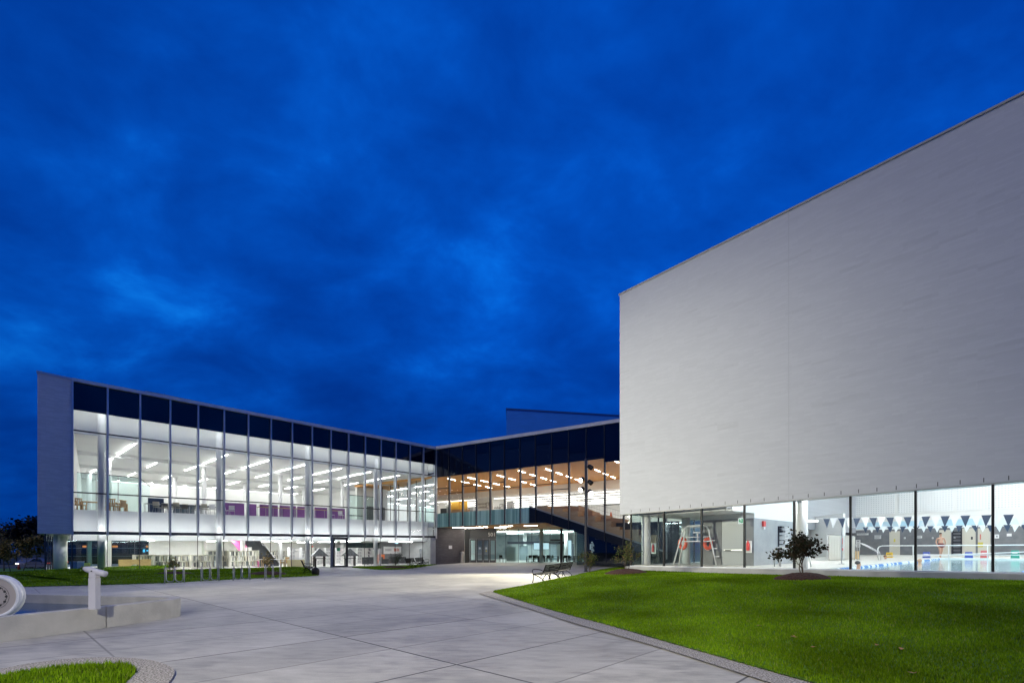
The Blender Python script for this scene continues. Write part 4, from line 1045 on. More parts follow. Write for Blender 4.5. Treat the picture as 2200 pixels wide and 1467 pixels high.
# steel bin at the brick wall
p = PX(993, 0, 56.2)
t = thing('litter_bin', 'tall brushed steel litter bin standing against the dark brick entrance wall', 'litter bin', (p.x, p.y, .15))
obj('body', MB().lathe([(.25, 0), (.26, .02), (.26, 1.0), (.27, 1.02)], 24), STEEL, t, True, True)
obj('hood', MB().lathe([(.27, 1.02), (.27, 1.22), (.20, 1.32), (.05, 1.36)], 24), STEEL, t, True, True)
obj('opening', MB().box(-.28, -.15, -.12, .12, 1.04, 1.18), BLACKM, t, False, True)

# bicycle racks: a wave of bent steel tube
RACKM = mat('rack_steel', (.34, .34, .35), .32, metal=1.0)
def make_rack():
    t = thing('bike_rack', '', 'bike rack', group='steel wave bike racks on the plaza edge')
    s, h, dpt, r = .36, .79, .30, .022
    pts = []
    for k in range(3):
        x = k * s
        pts += [(x, 0, .0 if k == 0 else .16)] if k == 0 else []
        pts += [(x, 0, .25), (x, 0, h - .14)]
        pts += [(x + .03, dpt / 2 * (1 - math.cos(a)) , h - .14 + .15 * math.sin(a)) for a in [math.pi * i / 6 for i in range(1, 6)]]
        pts += [(x + .06, dpt, h - .14), (x + .06, dpt, .18)]
        if k < 2:
            x1 = x + s
            for i in range(1, 6):
                a = math.pi * i / 6
                pts.append((x + .06 + (x1 - x - .06) * (1 - math.cos(a)) / 2, dpt * (1 - (1 - math.cos(a)) / 2), .18 - .12 * math.sin(a)))
        else: pts.append((x + .06, dpt, 0))
    obj('tube', MB().tube(pts, r, 8), RACKM, t, True, True)
    for x, y in ((0, 0), (2 * s + .06, dpt)):
        obj('foot_plate', MB().lathe([(.07, 0), (.07, .012)], 12, (x, y, 0)), RACKM, t, False, True)
    return Proto(t)
rack = make_rack()
for i, (x, y) in enumerate(((354, 1253), (432, 1249), (501, 1246.8), (569, 1245.2))):
    p = G(x, y); rack.place((p.x, p.y, .0), math.atan2(-p.x, p.y), 'steel tube bike rack on the pavement edge, %s from the fountain' % ('first', 'second', 'third', 'fourth')[i])

# floodlight mast
mb_ = G(1258.6, 1227.6, .05)
t = thing('light_mast', 'dark slender floodlight mast beside the lawn, with lit heads near its top', 'street lamp', (mb_.x, mb_.y, .05))
ztp = EYE + (HY - 985.5) / F * mb_.y - .05
obj('pole', MB().lathe([(.17, 0), (.17, .03), (.11, .035), (.10, 1.0), (.085, ztp)], 16), mat('mast_grey', (.035, .035, .04), .5), t, True, True)
HEADL = emis('floodlight_lens', (1, .95, .85), 30)
def head(t, z, side, lit, aim, size=78):
    """barrel floodlight on a short arm"""
    c = Vector((side * .30, -.06, z)); a = Vector(aim).normalized()
    h = obj('lamp_head', MB().tube([c - a * .20, c - a * .14, c + a * .16, c + a * .17], [.07, .15, .17, .17], 14).tube([(0, 0, z), c - a * .05], .03), BLACKM, t, True, True)
    k = MB().tube([c + a * .172, c + a * .180], .16, 14)
    obj('lens', k, HEADL if lit else DLENS, h, False, True)
    if lit:
        sp = bpy.data.lights.new('floodlight', 'SPOT'); sp.energy = lit; sp.spot_size = R(size); sp.spot_blend = .9; sp.color = (1, .95, .74); sp.shadow_soft_size = .16
        so = bpy.data.objects.new('floodlight', sp); COL.objects.link(so); so.parent = t
        so.location = c + a * .22; so.rotation_euler = a.to_track_quat('-Z', 'Y').to_euler()
DLENS = mat('dark_lens', (.03, .03, .03), .1)
head(t, 7.55, 1, 0, (.6, -.5, -.6))
head(t, 6.65, -1, 9000, (-.60, -.62, -.52)); head(t, 6.45, 1, 0, (.7, -.4, -.7))
head(t, 5.95, -1, 8000, (-.62, -.62, -.46)); head(t, 5.75, 1, 900, (.25, -.85, -.75))
# floodlight mast added beyond the fountain, out of view, to light the brick wall
t = thing('light_mast', 'dark slender floodlight mast added out of view beyond the fountain basin, lighting the brick hall', 'street lamp', (-18.2, 15.6, .0))
obj('pole', MB().lathe([(.17, 0), (.17, .03), (.11, .035), (.10, 1.0), (.085, 8.2)], 16), BLACKM, t, True, True)
head(t, 7.4, 1, 20500, (24.5, 8.6, -2.6), 58); head(t, 6.5, 1, 2500, (.80, .35, -.42), 80)

t = thing('light_mast', 'dark slender floodlight mast added out of view behind the viewpoint, lighting the near paving', 'street lamp', (-2.5, -7.0, .0))  # extra mast behind the camera, added to brighten the near paving
obj('pole', MB().lathe([(.17, 0), (.17, .03), (.11, .035), (.10, 1.0), (.085, 8.2)], 16), BLACKM, t, True, True)
head(t, 7.4, -1, 12500, (.03, .85, -.42), 66); head(t, 6.5, 1, 2500, (.5, .75, -.36), 50)

# fountain basin at the left
FO = [Vector(p) for p in ((-10.9, 2.2), (-9.40, 6.0), (-8.92, 7.6), (-8.57, 8.6), (-8.20, 9.78), (-7.98, 10.7), (-7.86, 11.15), (-7.90, 11.5), (-8.1, 11.78), (-8.5, 11.98), (-9.4, 12.15), (-12.8, 12.85), (-17, 13.8), (-22, 9), (-19, 2.5))]
FO = [Vector(p) for p in smooth_pl(FO[:12], 3)] + FO[12:]
def inset(poly, w):
    out = []; n = len(poly)
    for i in range(n):
        a, b, c = poly[i - 1], poly[i], poly[(i + 1) % n]
        n1 = Vector((-(b - a).y, (b - a).x)).normalized(); n2 = Vector((-(c - b).y, (c - b).x)).normalized()
        m = (n1 + n2).normalized(); out.append(b + m * w / max(.5, m.dot(n1)))
    return out
FI = inset(FO, .22)
ft = thing('fountain_basin', 'low concrete fountain basin with a rounded point at the left edge', 'fountain', (-14, 8, 0))
ksplit = min(range(len(FO)), key=lambda i: (FO[i] - G(248, 1346).xy).length)
def wall_seg(i0, i1, zt=.43):
    m = MB(); n = len(FO); idx = [(i0 + k) % n for k in range((i1 - i0) % n + 1)]
    for a, b in zip(idx, idx[1:]):
        pa, pb, qa, qb = FO[a], FO[b], FI[a], FI[b]
        if b == idx[-1] and i1 == ksplit: pb = pb - (pb - pa).normalized() * .014; qb = qb - (qb - qa).normalized() * .014
        ch = .012
        m.add([(*pa, -.05), (*pb, -.05), (*pb, zt - ch), (*pa, zt - ch), (*pb.lerp(qb, .06), zt), (*pa.lerp(qa, .06), zt), (*qb.lerp(pb, .06), zt), (*qa.lerp(pa, .06), zt), (*qb, zt - ch), (*qa, zt - ch), (*qb, -.05), (*qa, -.05)],
              [(0, 1, 2, 3), (3, 2, 4, 5), (5, 4, 6, 7), (7, 6, 8, 9), (9, 8, 10, 11)])
    return m
obj('wall_panel', wall_seg(0, ksplit), CONC, ft)
obj('wall_panel', wall_seg(ksplit, 0), CONC, ft)
wm = mat('fountain_water', (.003, .075, .14), .10, spec=.12, bump=.1, scale=3)
obj('water', MB().add([(*p, .205) for p in inset(FO, .2)], [tuple(range(len(FO)))]), wm, ft)
# pivoting spout post
p = G(203, 1307.5, .43)
t = thing('spout_post', 'pale post with a tilted tee shaped head standing on the fountain rim', 'fountain spout', (p.x, p.y, .43))
pp = mat('pale_lilac_paint', (.42, .415, .47), .45)
obj('post', MB().box(-.067, .067, -.06, .06, 0, .60), pp, t, False, True)
obj('swivel', MB().box(-.062, .062, -.055, .055, .606, .72), pp, t, False, True)
hd = MB(); hd.tube([(-.20, 0, .785), (-.12, 0, .765), (.02, 0, .725), (.15, 0, .690), (.215, 0, .675)], [.035, .062, .062, .06, .058], 12)
obj('head', hd, pp, t, True, True)
obj('pin', MB().tube([(0, -.075, .735), (0, -.05, .735)], .012, 8), BLACKM, t, False, True)
# round dial sculpture
p = Vector(((-10 - 1100) / F * 9.45, 9.45)); zc0 = EYE - 98 / F * 9.45
t = thing('dial_sculpture', 'round white rimmed disc like a dial, cut off by the left edge', 'sculpture', (p.x, p.y, .08))
az = math.atan2(p.x, p.y)
def disc(r0, r1, y0, y1, n=48):
    m = MB()
    for k in range(n):
        a, b = 2 * math.pi * k / n, 2 * math.pi * (k + 1) / n
        P_ = lambda r, a, y: (r * math.cos(a), y, r * math.sin(a) + zc0 - .08)
        m.add([P_(r0, a, y0), P_(r0, b, y0), P_(r1, b, y0), P_(r1, a, y0), P_(r0, a, y1), P_(r0, b, y1), P_(r1, b, y1), P_(r1, a, y1)], [(0, 1, 2, 3), (7, 6, 5, 4), (3, 2, 6, 7), (0, 4, 5, 1)])
    return m
t.rotation_euler = (0, 0, .25)
r_ = .42
obj('rim', disc(r_ * .86, r_, -.05, .12), WPAINT, t, True, True)
obj('face', disc(.002, r_ * .862, -.03, .10), mat('dial_face', (.42, .37, .34), .5), t, False, True)
mk = mat('dial_marks', (.03, .03, .03), .6)
m = disc(r_ * .565, r_ * .575, -.034, -.029)
for k in range(12):
    a = 2 * math.pi * k / 12
    cx_, cz_ = r_ * .46 * math.cos(a), r_ * .46 * math.sin(a) + zc0 - .08
    m.tube([(cx_, -.036, cz_), (cx_, -.029, cz_)], .022, 10)
pts = [(r_ * (.47 + .03 * math.sin(k * .9)) * math.cos(2 * math.pi * k / 160), -.033, r_ * (.47 + .03 * math.sin(k * .9)) * math.sin(2 * math.pi * k / 160) + zc0 - .08) for k in range(161)]
m.tube(pts, .004, 4)
obj('marks', m, mk, t, False, True)
obj('stem', MB().lathe([(.10, 0), (.06, .06), (.05, zc0 - .08 - r_ + .02)], 14), WPAINT, t, True, True)

# ------------------------------------------------------------------ shrubs and trees
def leafmat(name, cols): return island(name, cols, .75)
LF_DARK = leafmat('dark_leaves', [(.018, .020, .008), (.03, .028, .012), (.045, .03, .014), (.022, .03, .010), (.06, .035, .018), (.012, .012, .006)])
LF_GREEN = leafmat('green_leaves', [(.05, .075, .015), (.09, .10, .025), (.12, .10, .03), (.07, .09, .02), (.15, .10, .04), (.04, .06, .015)])
LF_GOLD = leafmat('golden_leaves', [(.20, .15, .03), (.28, .20, .05), (.15, .13, .03), (.34, .27, .09), (.12, .11, .03), (.24, .16, .05)])
LF_DEEP = leafmat('deep_green_leaves', [(.02, .035, .014), (.03, .045, .02), (.015, .028, .012), (.04, .05, .02)])
LF_ORANGE = leafmat('lamp_tinted_leaves', [(.24, .15, .035), (.30, .20, .05), (.18, .12, .03), (.14, .12, .035), (.10, .085, .03), (.36, .25, .08)])  # orange lamp light is put into these leaf colours
LF_BLACK = leafmat('night_leaves', [(.004, .006, .005), (.007, .009, .007), (.010, .012, .009), (.003, .004, .004)])
def add_leaf(m, c, s, rng, thin=.45):
    d = Vector((rng.gauss(0, 1), rng.gauss(0, 1), rng.gauss(0, .55) - .15)).normalized()
    w = d.cross(Vector((rng.gauss(0, 1), rng.gauss(0, 1), rng.gauss(0, 1)))).normalized() * s * thin
    tip = c + d * s; n = d.cross(w).normalized() * s * .10
    m.add([c, c + d * s * .45 + w + n, tip, c + d * s * .45 - w + n], [(0, 1, 2, 3)])
def branch(m, tips, p, d, ln, r, depth, rng, spread=.6, up=.25):
    n = 4; pts = [p]; rs = [r]
    for i in range(n):
        d = (d + Vector((rng.gauss(0, .16), rng.gauss(0, .16), rng.gauss(0, .10) + up * .08))).normalized()
        pts.append(pts[-1] + d * ln / n); rs.append(r * (1 - .45 * (i + 1) / n))
    m.tube(pts, rs, 6)
    tips.append((pts[-1], ln)); tips.append((pts[-2], ln))
    if depth > 0:
        for k in range(rng.choice((2, 3, 3))):
            i = rng.choice((2, 3, 4)); a = rng.random() * 2 * math.pi
            nd = (d + Vector((math.cos(a) * spread, math.sin(a) * spread, rng.uniform(-.12, .4)))).normalized()
            branch(m, tips, pts[i], nd, ln * rng.uniform(.55, .75), rs[i] * .65, depth - 1, rng, spread, up)
def plant(name, label, cat, loc, h, crown, leafm, nleaf, ls, seed, stems=2, depth=2, lean=.35, group=None, zmin=.35, cs=.16, flat=1.0, barkm=None, crownbias=(0, 0)):
    rng = random.Random(seed)
    t = thing(name, label, cat, loc, 0, group)
    m, tips = MB(), []
    for k in range(stems):
        a = 2 * math.pi * (k + rng.random() * .5) / stems
        branch(m, tips, Vector((math.cos(a) * .03, math.sin(a) * .03, -.05)), Vector((math.cos(a) * lean + crownbias[0], math.sin(a) * lean + crownbias[1], 1)).normalized(), h * .52, max(.008, h * .012), depth, rng)
    # fit the skeleton to the wanted height and spread
    zs_ = max(p.z for p, _ in tips); rr = max(math.hypot(p.x, p.y) for p, _ in tips)
    sx, sz = crown / rr, h * .93 / zs_
    m.v = [(x * (1 + (sx - 1) * min(1, max(0, z / (h * .3)))), y * (1 + (sx - 1) * min(1, max(0, z / (h * .3)))), z * sz) for x, y, z in m.v]
    T = [Vector((p.x * sx, p.y * sx, p.z * sz)) for p, _ in tips if p.z * sz > h * zmin]
    obj('stem' if h < 2.5 else 'trunk', m, barkm or BARK, t, True, True)
    lm = MB(); sg = cs * h
    for i in range(nleaf):
        c = rng.choice(T)
        q = Vector((c.x + rng.gauss(0, sg), c.y + rng.gauss(0, sg), max(h * zmin * .8, c.z + rng.gauss(0, sg * .7 * flat))))
        add_leaf(lm, q, ls * rng.uniform(.6, 1.25), rng)
    obj('foliage' if h < 2.5 else 'crown', lm, leafm, t, False, True)
    return t
def lawn_z(x, y):
    best = None
    for v in lawn_r.v:
        d = (v[0] - x) ** 2 + (v[1] - y) ** 2
        if best is None or d < best[0]: best = (d, v[2])
    return best[1]
def mulch(loc, rx, ry, h, label, seed=0):
    m = MB(); nr, na = 9, 44; o = Vector(loc)
    for i in range(nr + 1):
        f = i / nr
        for k in range(na):
            a = 2 * math.pi * k / na; w = 1 + .09 * mnoise.noise((math.cos(a) * 1.7, math.sin(a) * 1.7, seed)) + .03 * mnoise.noise((math.cos(a) * 6, math.sin(a) * 6, seed))
            x, y = o.x + rx * f * w * math.cos(a), o.y + ry * f * w * math.sin(a)
            zb = lawn_z(x, y) if o.x > 0 else o.z
            m.v.append((x, y, zb + h * (1 - f ** 2.2) - (.03 if i == nr else -.02) + .022 * mnoise.noise((x * 9, y * 9, seed)) + .012 * mnoise.noise((x * 27, y * 27, seed))))
    for i in range(nr):
        for k in range(na):
            a, b = i * na + k, i * na + (k + 1) % na; m.f.append((a, b, b + na, a + na))
    return tag(obj('mulch_bed', fix_up(m), MULCH, smooth=False), label, 'mulch bed')
p = PX(1725, 1246, 15.0); z = lawn_z(p.x, p.y)
mulch((p.x, p.y, z), 0.90, .62, .19, 'oval dark bark mulch bed under the dark leaved shrub on the lawn', 1)
plant('shrub', 'dark leaved spreading shrub with two bare stems in front of the pool windows', 'shrub', (p.x, p.y, z + .06), 1.50, .84, LF_DARK, 1500, .088, 11, 3, 3, .28, zmin=.42, cs=.055)
p = PX(1345, 1247, 20.6); z = lawn_z(p.x, p.y)
mulch((p.x, p.y, z), 0.95, .72, .17, 'reddish bark mulch bed near the corner of the pool hall', 2)
plant('shrub', 'sparse brown green shrub in the reddish mulch bed near the pool hall corner', 'shrub', (p.x, p.y, z + .05), 1.34, .62, LF_GREEN, 560, .075, 23, 4, 2, .30, zmin=.38, cs=.07)
p = PX(1266, 1229, 33.2); plant('shrub', 'thin brown green shrub growing at the foot of the floodlight mast', 'shrub', (p.x, p.y, lawn_z(p.x, p.y)), 1.5, .70, LF_GREEN, 620, .095, 31, 4, 2, .3, zmin=.2, cs=.08)
for x, y, sd, c, lm, nl, h, cr, lab in ((374, 1233, 41, 0, LF_GOLD, 260, 1.05, .42, 'small yellowing shrub on the left lawn behind the first bike rack'), (575, 1232, 43, 0, LF_GOLD, 260, 1.5, .40, 'thin golden leaved shrub on the left lawn behind the fourth bike rack'), (848, 1217.5, 47, 0, LF_DEEP, 520, 1.35, .85, 'dark green shrub in mulch before the grey reading room windows')):
    p = G(x, y, .12); pz = .10 if x < 700 else .05
    mulch((p.x, p.y, pz), 1.15, .8, .16, 'dark mulch ring around the ' + {374: 'yellowing shrub on the left lawn', 575: 'golden leaved shrub on the left lawn', 848: 'dark green shrub by the reading room'}[x], sd)
    plant('shrub', lab, 'shrub', (p.x, p.y, pz + .05), h, cr, lm, nl, .085, sd, 4, 2, .35, zmin=.3, cs=.08)
# young trees at the far left, then the dark trees behind
YT = [(8, 1223, 52, 4.9, 1.4, 'young street tree with orange lit leaves at the far left edge'), (22, 1224, 50, 3.4, 1.1, 'young orange lit tree just right of the tallest one at the far left'), (50, 1223.5, 54, 4.1, 1.0, 'young thin tree with brownish leaves between the cone and the parked car'), (73, 1223.5, 55, 4.1, 1.15, 'young green gold tree in front of the parked cars by the library corner')]
for i, (x, y, Y, h, cr, lab) in enumerate(YT):
    p = PX(x, y, Y); plant('street_tree', lab, 'tree', (p.x, p.y, p.z - .1), h, cr, LF_ORANGE, 900, .20, 60 + i, 1, 3, .1, 'young trees beside the road', .24, .07)
p = PX(-14, 1215, 46); plant('street_tree', 'bare branched tree at the extreme left edge against the sky', 'tree', (p.x, p.y, p.z - .5), 5.6, 1.9, LF_BLACK, 60, .12, 70, 1, 4, .1, 'young trees beside the road', .3, .05)
rng = random.Random(5)
for i in range(13):
    x = -40 + i * 36 + rng.uniform(-8, 8); Y = 96 + rng.uniform(-6, 10); h = 6.6 + rng.uniform(-1.2, 1.4) if i > 3 else (5.0, 5.6, 6.0, 7.2)[i]
    p = PX(x, 1215, Y); plant('dark_tree', 'black silhouetted tree behind the road, %s from the left' % ORD[i], 'tree', (p.x, p.y, -1.1), h + 1.6, 3.4, LF_BLACK, 1400, .62, 80 + i, 1, 3, .1, 'dark trees beyond the road', .12, .10, barkm=BLACKM)

# cars, cone, guard rail beyond the lawn
def make_car():
    t = thing('parked_car', '', 'car', group='cars parked beyond the lawn')
    prof = [(-2.15, .35), (-2.2, .75), (-2.05, .98), (-1.5, 1.05), (-.85, 1.46), (.55, 1.48), (1.25, 1.02), (2.05, .88), (2.2, .6), (2.15, .32)]
    m = MB(); n = len(prof)
    for y, k in ((-.86, .0), (.86, .0)):
        m.v += [(px_, y * (1 - .16 * max(0, z - 1.0) / .5), z) for px_, z in prof]
    m.f += [tuple(range(n - 1, -1, -1)), tuple(range(n, 2 * n))] + [(i, (i + 1) % n, n + (i + 1) % n, n + i) for i in range(n)]
    obj('body', m, mat('car_paint', (.20, .19, .19), .25, metal=.4), t, False, True)
    m = MB()
    for s in (-1, 1): m.add([(-1.3, s * .868, 1.04), (1.08, s * .868, 1.04), (.5, s * .79, 1.40), (-.8, s * .79, 1.40)], [(0, 1, 2, 3)])
    obj('side_windows', m, mat('car_window', (.01, .012, .015), .05), t, False, True)
    for x in (-1.35, 1.35):
        for s in (-.80, .80):
            w = obj('wheel', MB().tube([(x, s - .1, .32), (x, s + .1, .32)], .32, 18), BLACKM, t, True, True)
            obj('rim', MB().tube([(x, s - .105, .32), (x, s + .105, .32)], .2, 14), STEEL, w, True, True)
    for s in (-.6, .6):
        obj('headlight', MB().box(2.10, 2.22, s - .15, s + .15, .62, .76), emis('headlight', (1, .95, .85), 5) if s < 0 else bpy.data.materials['headlight'], t, False, True)
        obj('tail_light', MB().box(-2.24, -2.1, s - .15, s + .15, .74, .88), emis('tail_light', (1, .08, .03), 3) if s < 0 else bpy.data.materials['tail_light'], t, False, True)
    return Proto(t)
car = make_car()
for i, (x, Y, rz, lab) in enumerate(((63, 72, -1.1, 'parked car facing the camera with white headlights between the young trees'), (91, 70, 2.9, 'parked car seen from its side, half hidden by the library corner'), (112, 76, 2.9, 'parked car behind the glazed corner of the library'))):
    p = PX(x, 1200, Y); car.place((p.x, p.y, -.98), rz, lab)
p = PX(41, 1221, 58)
t = thing('traffic_cone', 'red traffic cone standing on the grass by the road', 'traffic cone', (p.x, p.y, zg(p.x, p.y)))
obj('cone', MB().lathe([(.16, .04), (.05, .72), (.03, .74)], 14), mat('cone_red', (.70, .06, .03), .5), t, True, True)
obj('base', MB().box(-.22, .22, -.22, .22, 0, .04), BLACKM, t, False, True)
t = thing('guard_rail', 'long grey guard rail along the road at the far left', 'guard rail', (-70, 61, -.9))
obj('rail', MB().box(-120, -32, 60.9, 61, -.48, -.22), mat('rail_grey', (.16, .16, .18), .5), t)
for k in range(30): obj('post', MB().cbox(-119 + k * 2.9, 61.06, -1.05, .08, .08, .8), bpy.data.materials['rail_grey'], t)
# fallen leaves on the right lawn
for i, (x, y) in enumerate(((1628, 1343), (1698, 1374), (1889, 1396), (1940, 1404), (1753, 1395), (1966, 1452))):
    q = min((v for v in lawn_r.v if v[1] > 3), key=lambda v: (1100 + v[0] / v[1] * F - x) ** 2 + (HY - (v[2] - EYE) / v[1] * F - y) ** 2)
    rr = random.Random(i); m = MB(); c = Vector((q[0], q[1], q[2] + .045))
    a0 = rr.random() * 6; pts = []
    for k in range(10):
        a = a0 + 2 * math.pi * k / 10; r0 = .050 if k % 2 == 0 else .024
        pts.append((c.x + r0 * math.cos(a), c.y + r0 * math.sin(a), c.z + (.012 if k % 2 else .024) * rr.random() + .004))
    m.add(pts, [tuple(range(10))]); m.add([(x_, y_, z_ - .004) for x_, y_, z_ in pts], [tuple(range(9, -1, -1))])
    tag(obj('fallen_leaf', m, mat('dry_leaf', (.42, .22, .09), .8) if i == 0 else bpy.data.materials['dry_leaf']), 'dry orange brown fallen leaf on the sloping lawn, %s of six from the left' % ORD[[0, 1, 3, 4, 2, 5][i]], 'leaf', 'fallen leaves on the lawn')

# ------------------------------------------------------------------ library upper floor furniture
def legs4(t, w, d, h, r, m, inset_=.04):
    for sx in (-1, 1):
        for sy in (-1, 1):
            x, y = sx * (w / 2 - inset_), sy * (d / 2 - inset_)
            obj('leg', MB().box(x - r, x + r, y - r, y + r, 0, h), m, t, False, True)
def make_armchair():
    t = thing('wooden_armchair', '', 'chair', group='wooden armchairs in the library')
    obj('seat', MB().box(-.28, .28, -.28, .26, .40, .46), OAK, t, False, True)
    m = MB()
    for k in range(5): m.box(-.25 + k * .112, -.25 + k * .112 + .06, .24, .28, .46, .88)
    m.box(-.29, .29, .235, .29, .86, .93); obj('backrest', m, OAK, t, False, True)
    for s in (-1, 1): obj('armrest', MB().box(s * .30 - .03, s * .30 + .03, -.28, .28, .64, .68).box(s * .30 - .025, s * .30 + .025, -.27, -.22, .40, .64), OAK, t, False, True)
    legs4(t, .6, .58, .40, .03, OAK)
    return Proto(t)
def make_table(name, w, d, h, mt, ml, group, r=.03):
    t = thing(name, '', 'table', group=group)
    obj('table_top', MB().box(-w / 2, w / 2, -d / 2, d / 2, h - .04, h), mt, t, False, True)
    legs4(t, w, d, h - .04, r, ml)
    return Proto(t)
def make_side_chair(mseat, mleg, group):
    t = thing('side_chair', '', 'chair', group=group)
    obj('seat', MB().box(-.22, .22, -.22, .22, .43, .47), mseat, t, False, True)
    obj('backrest', MB().hexa([(-.22, .20, .52), (.22, .20, .52), (.22, .23, .52), (-.22, .23, .52)], [(-.21, .27, .86), (.21, .27, .86), (.21, .30, .86), (-.21, .30, .86)]), mseat, t, False, True)
    for s in (-1, 1): obj('leg_frame', MB().tube([(s * .21, -.24, 0), (s * .20, -.19, .44), (s * .20, .2, .45), (s * .21, .28, .80)], .014, 6).tube([(s * .20, .16, .44), (s * .22, .27, 0)], .014, 6), mleg, t, True, True)
    return Proto(t)
DTOP = mat('grey_laminate', (.10, .12, .13), .4)
PURP = mat('purple_panel', (.25, .09, .31), .45, col2=(.33, .13, .40), scale=.9)
NAVY = mat('navy_panel', (.045, .075, .13), .5)
armc = make_armchair(); otab = make_table('oak_table', 1.6, .9, .74, OAK, OAK, 'oak tables in the library', .045)
stud = make_table('study_table', 1.7, .75, .74, DTOP, STEEL, 'study tables on the library upper floor', .02)
htab = make_table('bar_table', 1.25, .6, .95, OAK, STEEL, 'tall tables before the purple panels', .018)
schair = make_side_chair(mat('seat_beige', (.46, .42, .32), .6), STEEL, 'light side chairs on the library upper floor')
wchair = make_side_chair(WPAINT, STEEL, 'white side chairs on the library upper floor')
def up(x, d): p = L.pt(x, d); return (p.x, p.y, ufl(L.t(x, d)))
for i, (x, d, rz, lab) in enumerate(((171, 2.6, 1.2, 'oak armchair nearest the white brick end, turned to the right'), (240, 2.2, 3.6, 'oak armchair with its back to the window in the glass room'), (257, 2.9, -1.6, 'oak armchair on the right side of the glass room table'))):
    armc.place(up(x, d), rz, lab)
otab.place(up(205, 3.4), L.ang, 'oak table left of the first white column in the glass room')
otab.place(up(243, 3.9), L.ang, 'oak table behind the armchairs right of the first white column')
for i, x in enumerate((342, 369, 396, 425, 449)):
    stud.place(up(x, 2.5 + (i % 2) * .5), L.ang + .2, 'study table with grey top on the upper floor, %s from the navy panel' % ORD[i])
for i, x in enumerate((338, 352, 365, 381, 396, 421, 441)):
    schair.place(up(x, 2.0 + (i % 3) * .5), L.ang + (2.6, -.4, 3.3)[i % 3], 'beige side chair among the study tables, %s from the navy panel' % ORD[i])
wchair.place(up(455, 1.9), L.ang + 2.9, 'white side chair by the second white column on the upper floor')
wchair.place(up(433, 3.6), L.ang + .5, 'white side chair behind the study tables left of the second column')
def panel(name, x0, x1, d, h, m, label, group=None):
    ta, tb_ = L.t(x0, d), L.t(x1, d); t = thing(name, label, 'partition', (*L.P((ta + tb_) / 2, d), ufl(ta)), 0, group)
    obj('screen', MB().slab(L.P(ta), L.P(tb_), ufl(ta), ufl(ta) + h, ufl(tb_), ufl(tb_) + h, L.n, .06, d), m, t)
    obj('base_rail', MB().slab(L.P(ta), L.P(tb_), ufl(ta) + h + .001, ufl(ta) + h + .03, ufl(tb_) + h + .001, ufl(tb_) + h + .03, L.n, .08, d - .01), WPAINT, t)
    return t
panel('low_partition', 318, 352, 4.6, 1.35, NAVY, 'navy low partition behind the study tables')
panel('low_partition', 372, 418, 5.2, 1.0, mat('slate_panel', (.10, .14, .17), .5), 'slate low partition behind the middle study tables')
for i, (a, b) in enumerate(((478, 525), (535, 551), (558, 597), (601, 636), (639, 672), (676, 703), (709, 741))):
    panel('purple_partition', a, b, 4.4, 1.28, PURP, 'purple low partition on the upper floor, %s from the study tables' % ORD[i], 'purple partitions on the library upper floor')
for i, x in enumerate((570, 588, 618, 648, 688, 722)):
    htab.place(up(x, 3.0), L.ang, 'tall oak topped table before the purple partitions, %s from the left' % ORD[i])
for i, x in enumerate((486, 498, 662, 712, 733)):
    wchair.place(up(x, 2.4), L.ang + (.6, 2.8, 3.4, .2, 2.2)[i], 'white side chair near the purple partitions, %s from the left' % ORD[i])
# glass room
gr = thing('glass_room', 'tall teal glazed room at the brick end of the upper floor', 'glass room', (*L.P(3, 6), ufl(0)))
for (xa, da), (xb, db_) in (((160, 9.0), (300, 9.0)), ((300, 9.0), (322, 15))):
    a, b = L.pt(xa, da), L.pt(xb, db_); zt = EYE + 6.3
    obj('glass_wall', MB().quad((*a, 4.3), (*b, 4.3), (*b, zt), (*a, zt)), GLT, gr)
    obj('head_rail', MB().tube([(*a, zt), (*b, zt)], .035, 6), DARKM, gr)
for x in (160, 207, 254, 300): a = L.pt(x, 9.0); obj('post', MB().cbox(a.x, a.y, 4.3, .05, .05, zt - 4.3), STEEL, gr)
gr2 = thing('glass_room', 'teal glazed study room right of the purple partitions', 'glass room', (*L.pt(775, 6), ufl(LT)))
a, b, c = L.pt(748, 5), L.pt(803, 5), L.pt(743, 10)
for p_, q_ in ((a, b), (c, a)):
    obj('glass_wall', MB().quad((*p_, 4.5), (*q_, 4.5), (*q_, 7.6), (*p_, 7.6)), GLT, gr2); obj('head_rail', MB().tube([(*p_, 7.6), (*q_, 7.6)], .03, 6), DARKM, gr2)
stud.place(up(765, 6), L.ang, 'study table inside the teal glazed study room')
ta = L.t(796, 12)
sd = lbox('upper_surround', ta - .9, ta + 1.6, 12.1, 12.25, ufl(LT), 10, WHITE)
lbox('upper_door', ta - .5, ta + .5, 12, 12.08, ufl(LT), ufl(LT) + 2.4, GREYW)

